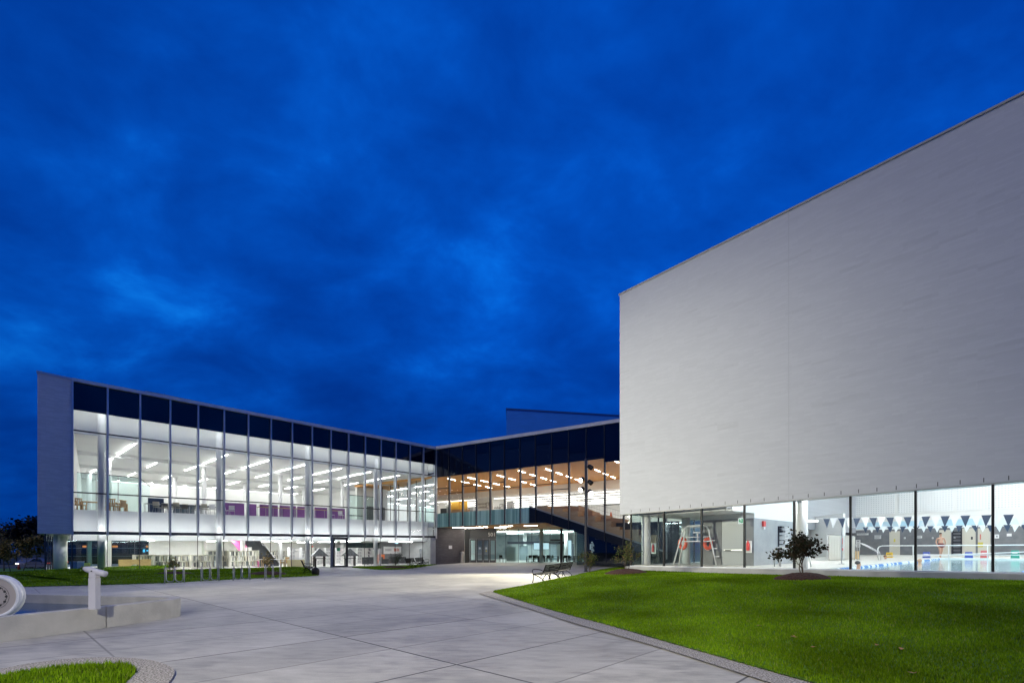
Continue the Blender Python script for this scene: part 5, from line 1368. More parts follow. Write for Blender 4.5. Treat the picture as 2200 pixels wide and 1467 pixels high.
# ------------------------------------------------------------------ library ground floor
BOOKS = island('book_spines', [(.55, .52, .45), (.30, .30, .28), (.62, .60, .56), (.14, .17, .18), (.45, .42, .32), (.20, .24, .25), (.68, .66, .60), (.36, .20, .16), (.16, .22, .30), (.5, .5, .42), (.75, .73, .68), (.10, .11, .11)])
COVERS = island('face_out_covers', [(.74, .73, .72), (.60, .25, .22), (.78, .77, .75), (.30, .38, .50), (.72, .70, .64), (.5, .5, .52), (.76, .74, .72), (.22, .22, .24), (.70, .55, .30), (.78, .76, .76)])
SHELFM = mat('shelf_cream', (.66, .64, .56), .5)
def make_shelf(name, group, ln, h, tiers, seed, covers=False, m=SHELFM, dep=.5):
    rng = random.Random(seed)
    t = thing(name, '', 'bookshelf', group=group)
    f = MB(); f.box(-ln / 2, -ln / 2 + .04, -dep / 2, dep / 2, 0, h).box(ln / 2 - .04, ln / 2, -dep / 2, dep / 2, 0, h).box(-ln / 2 + .04, ln / 2 - .04, .0, .03, .08, h - .03)
    obj('frame', f, m, t, False, True)
    for k in range(tiers + 1):
        z = .08 + k * (h - .12) / tiers
        obj('shelf', MB().box(-ln / 2 + .041, ln / 2 - .041, -dep / 2 + .01, dep / 2 - .01, z, z + .03), m, t, False, True)
    for k in range(tiers):
        z = .11 + k * (h - .12) / tiers + .002; b = MB(); x = -ln / 2 + .08; room = (h - .12) / tiers - .06
        while x < ln / 2 - .22:
            w = rng.uniform(.16, .26) if covers else rng.uniform(.035, .10); hh = room * rng.uniform(.80, 1.02)
            if covers:
                b.hexa([(x, -.22, z), (x + w, -.22, z), (x + w, -.20, z), (x, -.20, z)], [(x, -.12, z + hh), (x + w, -.12, z + hh), (x + w, -.10, z + hh), (x, -.10, z + hh)])
            elif rng.random() < .93: b.box(x, x + w - .004, -.22, -.03, z, z + hh)
            x += w + (.05 if covers else rng.choice((0, 0, 0, .12)))
        obj('book_row', b, BOOKS if not covers else COVERS, t, False, True)
    return Proto(t)
lows = make_shelf('low_bookshelf', 'low bookshelves in the library ground floor', 2.3, 1.18, 2, 1)
mids = make_shelf('bookshelf', 'bookshelves in the library ground floor', 2.6, 1.55, 3, 2)
disp = make_shelf('display_shelf', 'white display shelves in the library ground floor', 2.0, 1.85, 5, 3, True, WPAINT)
def gl(x, d, z=.06): p = L.pt(x, d); return (p.x, p.y, z)
for i, (x, d) in enumerate(((322, 7.0), (362, 6.6), (402, 6.2), (441, 5.6))):
    lows.place(gl(x, d), L.ang, 'low cream bookshelf with two rows of books, %s from the brick end' % ORD[i])
for i, (x, d) in enumerate(((476, 6.5), (503, 8.5), (523, 6.0))):
    mids.place(gl(x, d), L.ang, 'cream bookshelf of three rows left of the magenta stair, %s from the left' % ORD[i])
for i, (x, d) in enumerate(((598, 12), (624, 12), (650, 12.2), (676, 12.2))):
    mids.place(gl(x, d), L.ang, 'bookshelf standing behind and right of the magenta stair, %s from the stair' % ORD[i])
for i, (x, d) in enumerate(((692, 8.5), (716, 8.0), (738, 7.6), (760, 7.2), (782, 6.9), (640, 8.8), (665, 8.4))):
    disp.place(gl(x, d), L.ang, 'white display shelf of face out covers behind the library door, %s of seven' % ORD[i])
# blue bin, small chair, toy
p = gl(165, 1.6, .21)
t = thing('recycling_bin', 'blue recycling bin in the glazed corner of the library', 'bin', p)
obj('body', MB().hexa([(-.22, -.22, 0), (.22, -.22, 0), (.22, .22, 0), (-.22, .22, 0)], [(-.27, -.27, .56), (.27, -.27, .56), (.27, .27, .56), (-.27, .27, .56)]), mat('bin_blue', (.03, .12, .36), .45), t, False, True)
obj('lid', MB().box(-.29, .29, -.29, .29, .565, .62), bpy.data.materials['bin_blue'], t, False, True)
p = gl(182, 1.5, .2)
t = thing('child_chair', 'small lime yellow chair beside the blue bin', 'chair', p); LIME = mat('lime_plastic', (.55, .62, .15), .45)
obj('seat', MB().box(-.2, .2, -.2, .2, .22, .27), LIME, t, False, True); obj('backrest', MB().box(-.2, .2, .17, .21, .27, .52), LIME, t, False, True); legs4(t, .4, .4, .22, .025, LIME, .03)
p = gl(290, 5.2)
t = thing('play_unit', 'pale wooden play unit with a round tunnel opening before the low shelves', 'play furniture', p, L.ang)
m = MB(); n = 16
ring = [(.42 * math.cos(math.pi * k / n), .42 * math.sin(math.pi * k / n) + .02) for k in range(n + 1)]
out = [(1.0, .02), (1.0, .78), (-1.0, .78), (-1.0, .02)]
for y in (-.25, .25):
    o0 = len(m.v); m.v += [(x, y, z) for x, z in ring] + [(x, y, z) for x, z in out]
    for k in range(n):
        m.f.append((o0 + k, o0 + k + 1, o0 + n + 1 + (1 if k < n // 2 else 2)))
    m.f += [(o0, o0 + n + 2, o0 + n + 1), (o0 + n // 2, o0 + n + 3, o0 + n + 2), (o0 + n, o0 + n + 4, o0 + n + 3)]
obj('front_boards', m, OAK, t, False, True)
obj('top_board', MB().box(-1.02, 1.02, -.27, .27, .782, .82), OAK, t, False, True)
# magenta stair
MAG = mat('magenta_paint', (.62, .13, .33), .4); DST = mat('dark_stair', (.045, .047, .055), .5, col2=(.07, .072, .08), scale=3)
d1 = 5.6; ts = L.t(556, d1); RUN, ZT = 4.4, 2.62
st_ = thing('magenta_stair', 'library stair with magenta side panels and dark steps', 'staircase', (*L.P(ts + .9, d1 + 2), .06))
ns = 15
for k in range(ns):
    d0 = d1 + RUN * k / ns; zt_ = .06 + (ZT - .06) * (k + 1) / ns
    m = MB(); L.box(m, ts + .07, ts + 1.75, d0, d0 + RUN / ns + (.0 if k < ns - 1 else .3), max(.06, zt_ - .45), zt_ - .002 * k); obj('step', m, DST, st_)
for dt, nm in ((0, 'side_panel'), (1.76, 'side_panel')):
    P4 = [(d1 - .1, .06), (d1 + RUN * .55, .06), (d1 + RUN + .2, ZT - .75), (d1 + RUN + .2, ZT + .10), (d1 - .1, .42)]
    m = MB(); m.v = [L.P3(ts + dt, d, z) for d, z in P4] + [L.P3(ts + dt + .065, d, z) for d, z in P4]
    m.f = [(0, 1, 2, 3, 4), (9, 8, 7, 6, 5)] + [(i, (i + 1) % 5, 5 + (i + 1) % 5, 5 + i) for i in range(5)]
    obj(nm, m, MAG if dt == 0 else DST, st_)
obj('handrail', MB().tube([L.P3(ts + 1.35, d1 - .1, .95), L.P3(ts + 1.35, d1 + RUN * .45, .95 + 2.5 * .45), L.P3(ts + 1.35, d1 + RUN * .58, .95 + 2.5 * .47), L.P3(ts + 1.35, d1 + RUN, .9 + 2.5)], .035, 8), WPAINT, st_, True)
a, b, c = (L.pt(496, 8.8), L.pt(520, 8.8), None)
m = MB(); za = 2.60; zb = EYE + (HY - 1190) / F * b.y
m.v = [(*a, za), (*b, za), (*b, zb)] + [(a.x + L.n.x * .1, a.y + L.n.y * .1, za), (b.x + L.n.x * .1, b.y + L.n.y * .1, za), (b.x + L.n.x * .1, b.y + L.n.y * .1, zb)]
m.f = [(0, 2, 1), (3, 4, 5), (0, 1, 4, 3), (1, 2, 5, 4), (2, 0, 3, 5)]
obj('hanging_panel', m, MAG, st_)
ta, tb_ = L.t(519.5, 8.0), L.t(527, 8.0); mb = MB(); L.box(mb, ta, tb_, 8.0, 8.3, .06, 2.61); obj('post', mb, WHITE, st_)
ta, tb_ = L.t(529, 7.0), L.t(541, 7.0); mb = MB(); L.box(mb, ta, tb_, 7.0, 7.2, .06, 1.9); obj('white_panel', mb, WHITE, st_)
# tables, desk, chairs
wt = make_table('white_table', 2.3, .8, .76, WPAINT, STEEL, 'white tables in the library ground floor', .025)
wt.place(gl(582, 2.6), L.ang, 'white table before the magenta stair')
for x, d, rz, lab in ((571, 2.1, 3.0, 'oak armchair at the white table, left of the two'), (612, 2.9, -1.4, 'oak armchair at the right end of the white table')):
    armc.place(gl(x, d), L.ang + rz, lab)
p = gl(642, 2.2); t = thing('service_counter', 'pale wooden service counter left of the white column', 'counter', p, L.ang)
obj('front', MB().box(-.95, .95, -.3, .3, 0, .68), mat('pale_birch', (.60, .52, .30), .5), t, False, True); obj('counter_top', MB().box(-1.0, 1.0, -.34, .34, .682, .73), WPAINT, t, False, True)
# black mesh display racks
MESH = mat('black_wire', (.02, .022, .024), .5, col2=(.16, .17, .18), scale=26, lo=.5, hi=.56)
def make_rack2():
    t = thing('display_rack', '', 'display rack', group='black wire display racks')
    m = MB(); n = 4
    b0 = [(-.85, -.3, .98), (.85, -.3, .98), (.85, .3, .98), (-.85, .3, .98)]; tp = (0, 0, 1.78)
    for i in range(4): m.add([b0[i], b0[(i + 1) % 4], tp], [(0, 1, 2)])
    obj('mesh_hood', m, MESH, t, False, True)
    obj('tray', MB().box(-.55, .55, -.25, .25, .74, .80), BLACKM, t, False, True)
    for x in (-.5, .5): obj('leg', MB().box(x - .025, x + .025, -.2, .2, 0, .98), BLACKM, t, False, True)
    return Proto(t)
r2 = make_rack2()
r2.place(gl(686, 2.0), L.ang, 'black wire rack with peaked hood left of the library door')
r2.place(gl(752, 1.9), L.ang, 'black wire rack with peaked hood right of the library door')
# easy chairs
EASY = mat('charcoal_fabric', (.05, .052, .056), .85, col2=(.07, .072, .078), scale=20)
def make_easy():
    t = thing('easy_chair', '', 'armchair', group='charcoal easy chairs')
    obj('seat', MB().box(-.30, .30, -.34, .28, .14, .44), EASY, t, False, True)
    obj('backrest', MB().hexa([(-.40, .24, .1), (.40, .24, .1), (.40, .40, .1), (-.40, .40, .1)], [(-.38, .32, .84), (.38, .32, .84), (.38, .44, .84), (-.38, .44, .84)]), EASY, t, False, True)
    for s in (-1, 1): obj('armrest', MB().box(s * .35 - .06, s * .35 + .06, -.34, .30, .1, .62), EASY, t, False, True)
    for x in (-.3, .3): obj('leg', MB().cbox(x, -.25, 0, .05, .05, .14), STEEL, t, False, True)
    return Proto(t)
easy = make_easy()
for x, d, rz, lab in ((790, 1.9, .4, 'charcoal easy chair left of the last white column'), (798, 2.9, -.3, 'charcoal easy chair just behind the one by the last white column'), (828, 2.4, .8, 'charcoal easy chair behind the dark green shrub, nearer the column'), (846, 3.0, -.4, 'charcoal easy chair behind the dark green shrub, nearer the wall poster'), (872, 2.2, .2, 'charcoal easy chair behind the farther outdoor benches')):
    easy.place(gl(x, d), L.ang + rz, lab)
def wallrect(name, x0, x1, y0, y1, d, m, label, cat, parts=()):
    """flat board on an L wall at depth d; parts: (name, fx0, fx1, fy0, fy1, mat) in fractions from top left"""
    ta, tb_ = L.t(x0, d), L.t(x1, d); xm = (x0 + x1) / 2; z1, z0 = L.z(xm, y0, d), L.z(xm, y1, d)
    t = thing(name, label, cat, (*L.P((ta + tb_) / 2, d), z0))
    mb = MB(); L.box(mb, ta, tb_, d - .03, d, z0, z1); obj('board', mb, m, t)
    for nm, a, b, c, e, mm in parts:
        mb = MB(); L.box(mb, ta + (tb_ - ta) * a, ta + (tb_ - ta) * b, d - .04, d - .031, z1 + (z0 - z1) * e, z1 + (z0 - z1) * c); obj(nm, mb, mm, t)
    return t
INK = mat('grey_ink', (.30, .30, .32), .6); REDI = mat('red_ink', (.55, .16, .12), .6); ORAN = mat('orange_fabric', (.62, .17, .06), .7)
wallrect('wall_poster', 824, 862, 1173.5, 1189, 5.98, WPAINT, 'wide white poster with grey and red marks on the grey wall', 'poster', [('mark', .10 + .07 * k, .14 + .07 * k, .30, .62, INK) for k in range(5)] + [('mark', .58 + .08 * k, .63 + .08 * k, .22 + .05 * (k % 2), .66, REDI) for k in range(4)])
wallrect('notice_board', 867, 881, 1163, 1176, 5.98, WPAINT, 'white notice board on the grey wall above the poster', 'notice board')
wallrect('lit_sign', 848, 855, 1162.5, 1167.5, 5.98, emis('pale_blue_light', (.45, .75, 1), 1.4), 'small pale blue lit sign on the grey wall', 'sign')
for x, d, lab in ((816, 1.2, 'slim white banner stand right of the last white column'), (903, 1.3, 'slim white banner stand near the dark brick wall')):
    p = gl(x, d); t = thing('banner_stand', lab, 'banner', p, L.ang); obj('banner', MB().box(-.16, .16, -.01, .01, .05, 1.75), WPAINT, t, False, True); obj('foot', MB().box(-.18, .18, -.12, .12, 0, .05), STEEL, t, False, True); obj('stripe', MB().box(-.05, .05, -.014, -.0105, .5, 1.2), REDI if x == 816 else INK, t, False, True)
p = gl(823, 3.6); t = thing('lounge_chair', 'orange lounge chair before the poster wall', 'armchair', p, L.ang)
obj('seat', MB().box(-.4, .4, -.35, .35, .12, .45), ORAN, t, False, True); obj('backrest', MB().box(-.4, .4, .30, .46, .12, 1.1), ORAN, t, False, True)
p = gl(913, 2.0); t = thing('desk', 'small dark desk with a screen beside the dark brick wall', 'desk', p, L.ang)
obj('table_top', MB().box(-.6, .6, -.35, .35, .72, .76), DTOP, t, False, True); legs4(t, 1.2, .7, .72, .025, BLACKM)
sc_ = thing('computer_screen', 'computer screen on the small dark desk', 'screen', (p[0], p[1], p[2] + .76), L.ang)
obj('panel', MB().box(-.25, .25, -.02, .02, .12, .45), BLACKM, sc_, False, True); obj('display', MB().box(-.22, .22, -.025, -.021, .15, .42), emis('screen_light', (.8, .9, 1), 1.0), sc_, False, True); obj('stand', MB().box(-.1, .1, -.08, .08, 0, .12), BLACKM, sc_, False, True)
al = thing('fire_alarm', 'small red fire alarm on the white wall left of the library door', 'alarm', (*L.pt(671, 9.0), 1.9)); p = L.pt(671, 9.0)
obj('box', MB().cbox(p.x, p.y, 1.95, .16, .06, .16), mat('alarm_red', (.6, .04, .03), .4), al)
# dark building added to hide the blue sky behind the far windows
fb = thing('added_building', 'dark low building with pale bands, added to hide the sky behind the library corner glass', 'building', (-55, 86, -1.2))
obj('wall', MB().box(-79, -31, 84, 96, -1.25, 5.4), mat('night_wall', (.012, .022, .024), .5), fb)
for z in (.6, 2.0, 3.1): obj('pale_band', MB().box(-78, -32, 83.9, 83.98, z, z + .10), mat('pale_band', (.26, .33, .33), .5) if z == .6 else bpy.data.materials['pale_band'], fb)
for x in (-74.5, -70, -63.5): obj('lit_window', MB().box(x, x + 1.6, 83.86, 83.92, 2.15, 2.5), emis('orange_light', (1, .28, .08), 1.3) if x == -74.5 else bpy.data.materials['orange_light'], fb)
m = MB()
for k in range(9): m.box(-64 + k * .62, -64 + k * .62 + .34 + .1 * (k % 3), 83.84, 83.9, 1.35 + .14 * (k % 2), 1.85 - .1 * (k % 3))
obj('lit_sign', m, emis('blue_light', (.12, .55, 1), 1.8), fb)

# ------------------------------------------------------------------ entrance wing contents
PLY = mat('plywood', (.50, .34, .19), .5, col2=(.58, .41, .25), scale=1.6, stretch=(1, 1, 8))
PLY2 = mat('dark_plywood', (.40, .24, .13), .5, col2=(.47, .30, .17), scale=1.6, stretch=(1, 1, 8))
bl = thing('stepped_seating', 'stepped timber seating descending to the right behind the entrance glass', 'bleacher', (*M.P(16, 2), 1.6))
def mblock(name, x0, x1, y, d0, d1, m, depth=1.1):
    ta, tb_ = M.t(x0, d0), M.t(x1, d0); z = M.z((x0 + x1) / 2, y, d0); mb = MB(); M.box(mb, ta, tb_ - .003, d0, d1, z - depth, z); obj(name, mb, m, bl)
for x0, x1, y in ((1150, 1175, 1086.5), (1175, 1209, 1092), (1209, 1241, 1098), (1241, 1278, 1108.5), (1278, 1313, 1119.5), (1313, 1331, 1131), (1331, 1372, 1137), (1372, 1410, 1149)):
    mblock('seat_block', x0, x1, y, .62, 2.4, PLY, 1.7)
for x0, x1, y in ((1168, 1228, 1087.5), (1228, 1243, 1088), (1243, 1273, 1098), (1273, 1300, 1106), (1300, 1338, 1114), (1338, 1380, 1126), (1380, 1420, 1140)):
    mblock('seat_block', x0, x1, y, 2.41, 4.6, PLY2, 1.9)
m = MB(); P5 = [(1243, 1084.5), (1273, 1096), (1299, 1108), (1338, 1115), (1360, 1126), (1420, 1150)]
for (xa, ya), (xb, yb) in zip(P5, P5[1:]):
    m.slab(M.P(M.t(xa, 4.65)), M.P(M.t(xb, 4.65)), M.z(xa, ya + 34, 4.65), M.z(xa, ya, 4.65), M.z(xb, yb + 34, 4.65), M.z(xb, yb, 4.65), M.n, .12, 4.65)
obj('side_panel', m, PLY, bl)
def railing(name, pts, h, d, label, bars=True):
    t = thing(name, label, 'railing', M.P3(M.t(pts[0][0], d), d, M.z(pts[0][0], pts[0][1], d)))
    P = [Vector(M.P3(M.t(x, d), d, M.z(x, y, d))) for x, y in pts]
    for k in (0, 1): obj('rail', MB().tube([p + Vector((0, 0, h * (1 - .5 * k))) for p in P], .022, 6), STEEL, t)
    m = MB(); tot = 0
    for a, b in zip(P, P[1:]):
        n = max(2, int((b - a).length / (.28 if bars else 1.2)))
        for i in range(n): q = a.lerp(b, i / n); m.tube([q, q + Vector((0, 0, h))], .010 if bars else .02, 5)
    obj('balusters', m, STEEL, t)
railing('stair_railing', ((1265, 1097), (1300, 1109), (1356, 1125)), 1.0, 5.6, 'steel stair railing of thin bars behind the timber seating')
railing('floor_railing', ((1166, 1087), (1196, 1086), (1262, 1085)), 1.1, 7.6, 'steel railing along the upper floor edge behind the top seats', False)
q = Vector(M.P3(M.t(1312.6, 4.71), 4.71, M.z(1312.6, 1110.5, 4.71)))
t = thing('traffic_cone', 'orange traffic cone standing on the timber side panel of the seating', 'traffic cone', q)
obj('cone', MB().lathe([(.15, .03), (.04, .52), (.02, .54)], 14), mat('cone_orange', (.85, .18, .05), .5), t, True, True); obj('base', MB().box(-.18, .18, -.06, .06, 0, .03), bpy.data.materials['cone_orange'], t, False, True)
# service hall
def mrect(name, x0, x1, y0, y1, d, m, label, cat, th=.12):
    ta, tb_ = M.t(x0, d), M.t(x1, d); xm = (x0 + x1) / 2; z1, z0 = M.z(xm, y0, d), M.z(xm, y1, d)
    t = thing(name, label, cat, (*M.P((ta + tb_) / 2, d), z0)); mb = MB(); M.box(mb, ta, tb_, d, d + th, min(z0, MZF), z1); obj('panel', mb, m, t); return t, ta, tb_, z0, z1
def sign_text(t, s, x, y, d, size):
    mb = text_mb(s, size, .02); p = M.P3(M.t(x, d - .02), d - .02, M.z(x, y, d)); obj('lettering', on_wall(mb, p, (M.d.x, M.d.y)), INKD, t)
INKD = mat('dark_ink', (.10, .10, .11), .6)
t, ta, tb_, z0, z1 = mrect('sign_wall', 1022.5, 1053, 1068, 1097, 15, WHITE, 'white wall reading Service London with a square outline emblem', 'sign wall')
sign_text(t, 'Service', 1035, 1084.2, 15, .52); sign_text(t, 'London', 1035.3, 1091.2, 15, .52)
def emblem(t, x, y, d):
    c = M.t(x, d); z = M.z(x, y, d); m = MB()
    for a, b, e, f in ((-.30, -.24, -.40, .40), (.24, .30, -.28, .40), (-.24, .24, .34, .40), (-.24, .12, -.40, -.34), (-.02, .12, .0, .06), (.06, .12, .0, .3)):
        M.box(m, c + a, c + b, d - .03, d - .005, z + e, z + f)
    obj('emblem', m, INKD, t)
emblem(t, 1048.3, 1085, 15)
t, *_ = mrect('sign_wall', 1057, 1084, 1070, 1097, 17, WHITE, 'white wall standing in for the reflection of the Service London wall', 'sign wall')  # the reflected sign, built as a second solid wall
sign_text(t, 'London', 1066.5, 1092.5, 17, .55); emblem(t, 1077.5, 1088, 17)
mrect('column_cover', 1052.8, 1058.5, 1060, 1099, 14.4, WHITE, 'narrow white pier between the two sign walls', 'pier', .4)
YEL = mat('yellow_paint', (.72, .40, .05), .5)
mrect('yellow_wall', 985, 1003.5, 1069.5, 1097, 16, YEL, 'yellow wall panel in the service hall', 'wall panel')
mrect('yellow_wall', 966, 985.5, 1067, 1071, 15.8, YEL, 'yellow beam reaching left from the yellow wall panel', 'wall panel')
mrect('roller_screen', 967.5, 983, 1072, 1094, 15.9, mat('beige_screen', (.62, .58, .50), .6), 'beige screen beneath the yellow beam', 'screen')
mrect('counter', 966, 1004, 1094, 1099, 12, WOOD, 'timber service counter below the beige screen', 'counter', .6)
for x0, x1, y, lab in ((941.5, 954, 1091, 'grey armchair seen over the guard beside the library corner'), (954.5, 961.5, 1087.5, 'grey high backed chair next to the grey armchair'), (1006, 1016, 1089, 'grey cabinet right of the yellow wall panel'), (1089, 1101, 1079, 'grey cabinet right of the sign walls')):
    d = 5 if x0 < 1000 else 16
    ta, tb_ = M.t(x0, d), M.t(x1, d); z1 = M.z((x0 + x1) / 2, y, d)
    ch = 'chair' in lab
    t = thing('easy_chair' if ch else 'cabinet', lab, 'armchair' if ch else 'cabinet', (*M.P((ta + tb_) / 2, d), MZF))
    w = tb_ - ta
    mb = MB(); M.box(mb, ta, tb_, d + (.45 if ch else 0), d + .6, MZF, z1); obj('backrest' if ch else 'body', mb, EASY if ch and x0 < 950 else GREYP, t)
    mb = MB()
    if ch: M.box(mb, ta, tb_, d - .1, d + .44, MZF + .2, MZF + .48); obj('seat', mb, EASY if x0 < 950 else GREYP, t)
    else: M.box(mb, ta - .03, tb_ + .03, d - .03, d + .62, z1 + .001, z1 + .05); obj('top', mb, DTOP, t)
# lobby tables and chairs
BT = make_table('lobby_table', 1.5, .8, .74, BLACKM, BLACKM, 'dark tables in the entrance lobby', .05)
BC = make_side_chair(BLACKM, BLACKM, 'dark chairs in the entrance lobby')
for i, (x, y) in enumerate(((1144, 60.5), (1158, 61.5), (1172, 60.4), (1187, 61.5), (1221, 60.5), (1230, 62))):
    BT.place(((x - 1100) / F * y, y, .17), .1 * (i % 3), 'dark table in the entrance lobby, %s from the doors' % ORD[i])
for i, (x, y) in enumerate(((1077, 60.6), (1139, 59.7), (1150, 59.8), (1153, 62), (1165, 59.7), (1177, 62), (1180, 59.6), (1192, 60.2), (1215, 60), (1226, 59.6))):
    BC.place(((x - 1100) / F * y, y, .17), (.3, 3.2, 2.6, .2, 3.4, -.3, 2.9, 1.2, 3.1, .6)[i], 'dark chair in the entrance lobby, %s from the doors' % ORD[i])
for x, y, w_, h_, z, lab in ((1163, 64, 2.0, .85, 1.75, 'pale lit screen behind the white lobby column'), (1224, 61, .42, 2.0, .9, 'tall pale lit panel in the lobby near the dark glass')):
    X = (x - 1100) / F * y
    t = thing('lit_screen', lab, 'screen', (X, y, z)); obj('display', MB().box(X - w_ / 2, X + w_ / 2, y - .03, y, z, z + h_), emis('lobby_screen', (.70, .88, 1), 1.0), t); obj('casing', MB().box(X - w_ / 2 - .04, X + w_ / 2 + .04, y + .001, y + .08, z - .04, z + h_ + .04), BLACKM, t)
    obj('stand', MB().box(X - .06, X + .06, y + .02, y + .06, .17, z - .04), BLACKM, t)
# plates on the walls by the doors
pn = B0.lerp(B1, .47); m = MB(); m.slab(pn, pn + bd * .42, 1.80, 2.18, 1.80, 2.18, bn, .02, -.025); 
tag(obj('wall_plate', m, WPAINT), 'small white plate on the dark brick entrance wall', 'plate')
t = thing('door_buzzer', 'narrow pale push button post sign left of the entrance doors', 'door button', (dx(1002.5), 57.9, 1.1)); obj('plate', MB().box(dx(1001), dx(1004.5), 57.84, 57.88, 1.15, 2.0), mat('plate_grey', (.30, .33, .34), .4), t); obj('button', MB().tube([(dx(1002.7), 57.83, 1.85), (dx(1002.7), 57.80, 1.85)], .09, 10), WPAINT, t)
ds = thing('reflected_sign', 'glowing white bars drawn for a sign reflected in the dark glass under the stair', 'sign', (*M.P(M.t(1274, .8), .8), 1.2))  # bars glow in place of a sign's reflection in the glass
m = MB()
for k in range(7):
    z = M.z(1274, 1164 + k * 3.6, .8); ta = M.t(1270, .8); M.box(m, ta, ta + .16 + .07 * (k % 3), .8, .83, z - .06, z + .04)
obj('bars', m, emis('sign_white', (.9, .95, 1), .9), ds); mb = MB(); ta = M.t(1267, .8); M.box(mb, ta, ta + .12, .8, .83, M.z(1267, 1180, .8), M.z(1267, 1168, .8)); obj('strip', mb, bpy.data.materials['sign_white'], ds)

# ------------------------------------------------------------------ pool hall contents
def rp(x, d, z=None): p = Rf.pt(x, d); return (p.x, p.y, dz(d) if z is None else z)
def rrect(name, x0, x1, y0, y1, d, m, label, cat, parts=(), th=.03, pname='board', zfix=None):
    ta, tb_ = Rf.t(x0, d), Rf.t(x1, d); xm = (x0 + x1) / 2; z1, z0 = Rf.z(xm, y0, d), Rf.z(xm, y1, d)
    if zfix is not None: z0 = zfix
    t = thing(name, label, cat, (*Rf.P((ta + tb_) / 2, d), z0))
    mb = MB(); Rf.box(mb, ta, tb_, d - th, d - .003, z0, z1); obj(pname, mb, m, t)
    for nm, a, b, c, e, mm in parts:
        mb = MB(); Rf.box(mb, ta + (tb_ - ta) * a, ta + (tb_ - ta) * b, d - th - .012, d - th - .001, z1 + (z0 - z1) * e, z1 + (z0 - z1) * c); obj(nm, mb, mm, t)
    return t
# lifeguard chair
LC = Rf.pt(1497, 2.05); sc = LC.y / F
t = thing('lifeguard_chair', 'tall white tubular lifeguard chair behind the pool windows', 'lifeguard chair', (LC.x, LC.y, dz(2)), -math.atan2(LC.x, LC.y))
def hoop(y0, y1, dx_):
    return [(-.95 + dx_, y0, .0), (-.60 + dx_ * .5, (y0 * .4 + y1 * .6), 1.55), (-.54, y1, 1.76), (-.42, y1, 1.86), (.30, y1, 1.88), (.44, y1, 1.82), (.52, y1, 1.66), (.95 + dx_, y0, .0)]
for nm, y0, y1, dx_ in (('front_hoop', -.35, -.18, -.10), ('rear_hoop', .42, .18, .12)):
    obj(nm, MB().tube(hoop(y0, y1, dx_), .034, 8), WPAINT, t, True, True)
for k, z in enumerate((.38, .76, 1.14)):
    f = z / 1.7; x = .95 - .42 * f
    obj('rung', MB().box(x - .10, x + .13, -.30 + .14 * f, .40 - .2 * f, z, z + .04), WPAINT, t, False, True)
obj('platform', MB().box(-.62, .66, -.26, .26, 1.10, 1.15), WPAINT, t, False, True)
obj('seat', MB().box(-.18, .26, -.20, .22, 1.52, 1.57).tube([(.04, 0, 1.15), (.04, 0, 1.52)], .035, 8), WPAINT, t, False, True)
obj('backrest', MB().tube([(-.3, .2, 1.57), (-.32, .2, 1.80), (.32, .2, 1.80), (.3, .2, 1.57)], .02, 6), WPAINT, t, True, True)
obj('armrest', MB().tube([(-.5, -.2, 1.33), (.5, -.2, 1.33)], .022, 6), WPAINT, t, True, True)
ORNG = mat('rescue_orange', (.75, .13, .07), .45)
def torus(c, R0, r, ax, n=24, k=8):
    m = MB(); pts = []
    u, v = ax
    m.tube([Vector(c) + u * R0 * math.cos(2 * math.pi * i / n) + v * R0 * math.sin(2 * math.pi * i / n) for i in range(n + 1)], r, k, False); return m
for x, d, lab in ((1467, 2.35, 'orange red life ring on the left side of the lifeguard chair'), (1521, 2.3, 'orange red rescue ring on the ladder side of the lifeguard chair')):
    p = Rf.pt(x, d); c = Vector((p.x, p.y, Rf.z(x, 1167, d)))
    t = thing('life_ring', lab, 'life ring', c - Vector((0, 0, .3))); u = Vector((.85, -.15, 0)).normalized() * .62
    obj('ring', torus(c, .24, .085, (u, Vector((0, 0, 1)))), ORNG, t, True)
    obj('grab_line', torus(c, .335, .012, (u, Vector((0, 0, 1))), 24, 5), WPAINT, t, True)
# extinguishers, alarm, exit sign, equipment on the block
def cabinet(x0, x1, y0, y1, d, label):
    t = rrect('extinguisher_cabinet', x0, x1, y0, y1, d, WPAINT, label, 'fire extinguisher cabinet', [('glass_panel', .14, .86, .08, .92, mat('cabinet_inside', (.50, .47, .46), .3) if x0 > 1500 else bpy.data.materials['cabinet_inside'])], .06)
    p = Rf.P(Rf.t((x0 + x1) / 2, d), d - .11); z = Rf.z((x0 + x1) / 2, y1, d)
    obj('extinguisher', MB().lathe([(.01, .10), (.065, .11), (.07, .14), (.07, .42), (.03, .48), (.025, .54), (.05, .55)], 12, (p.x, p.y, z)), bpy.data.materials['alarm_red'], t, True)
cabinet(1602.5, 1615.5, 1161.5, 1187, 2.44, 'white framed fire extinguisher cabinet beside the grey pool door')
cabinet(1400.5, 1410, 1166.5, 1189, 4.6, 'white framed fire extinguisher cabinet behind the first white column')
t = thing('fire_alarm', 'red fire alarm strobe high on the grey block', 'alarm', rp(1637, 3.0, 2.6)); c_ = Rf.P(tk + .0, 3.1); m = MB(); Rf.box(m, tk + .001, tk + .08, 3.35, 3.60, 2.68, 2.92); obj('box', m, bpy.data.materials['alarm_red'], t); m = MB(); Rf.box(m, tk + .001, tk + .07, 3.40, 3.55, 2.55, 2.66); obj('strobe', m, WPAINT, t)
t = thing('exit_sign', 'small white and green exit sign hanging at the grey block corner', 'exit sign', rp(1592, 1.9, 2.75)); ta = Rf.t(1592, 1.9)
m = MB(); Rf.box(m, ta - .11, ta + .11, 1.88, 1.95, 2.76, 3.02); obj('box', m, emis('exit_white', (.85, .95, .92), .9), t)
m = MB()
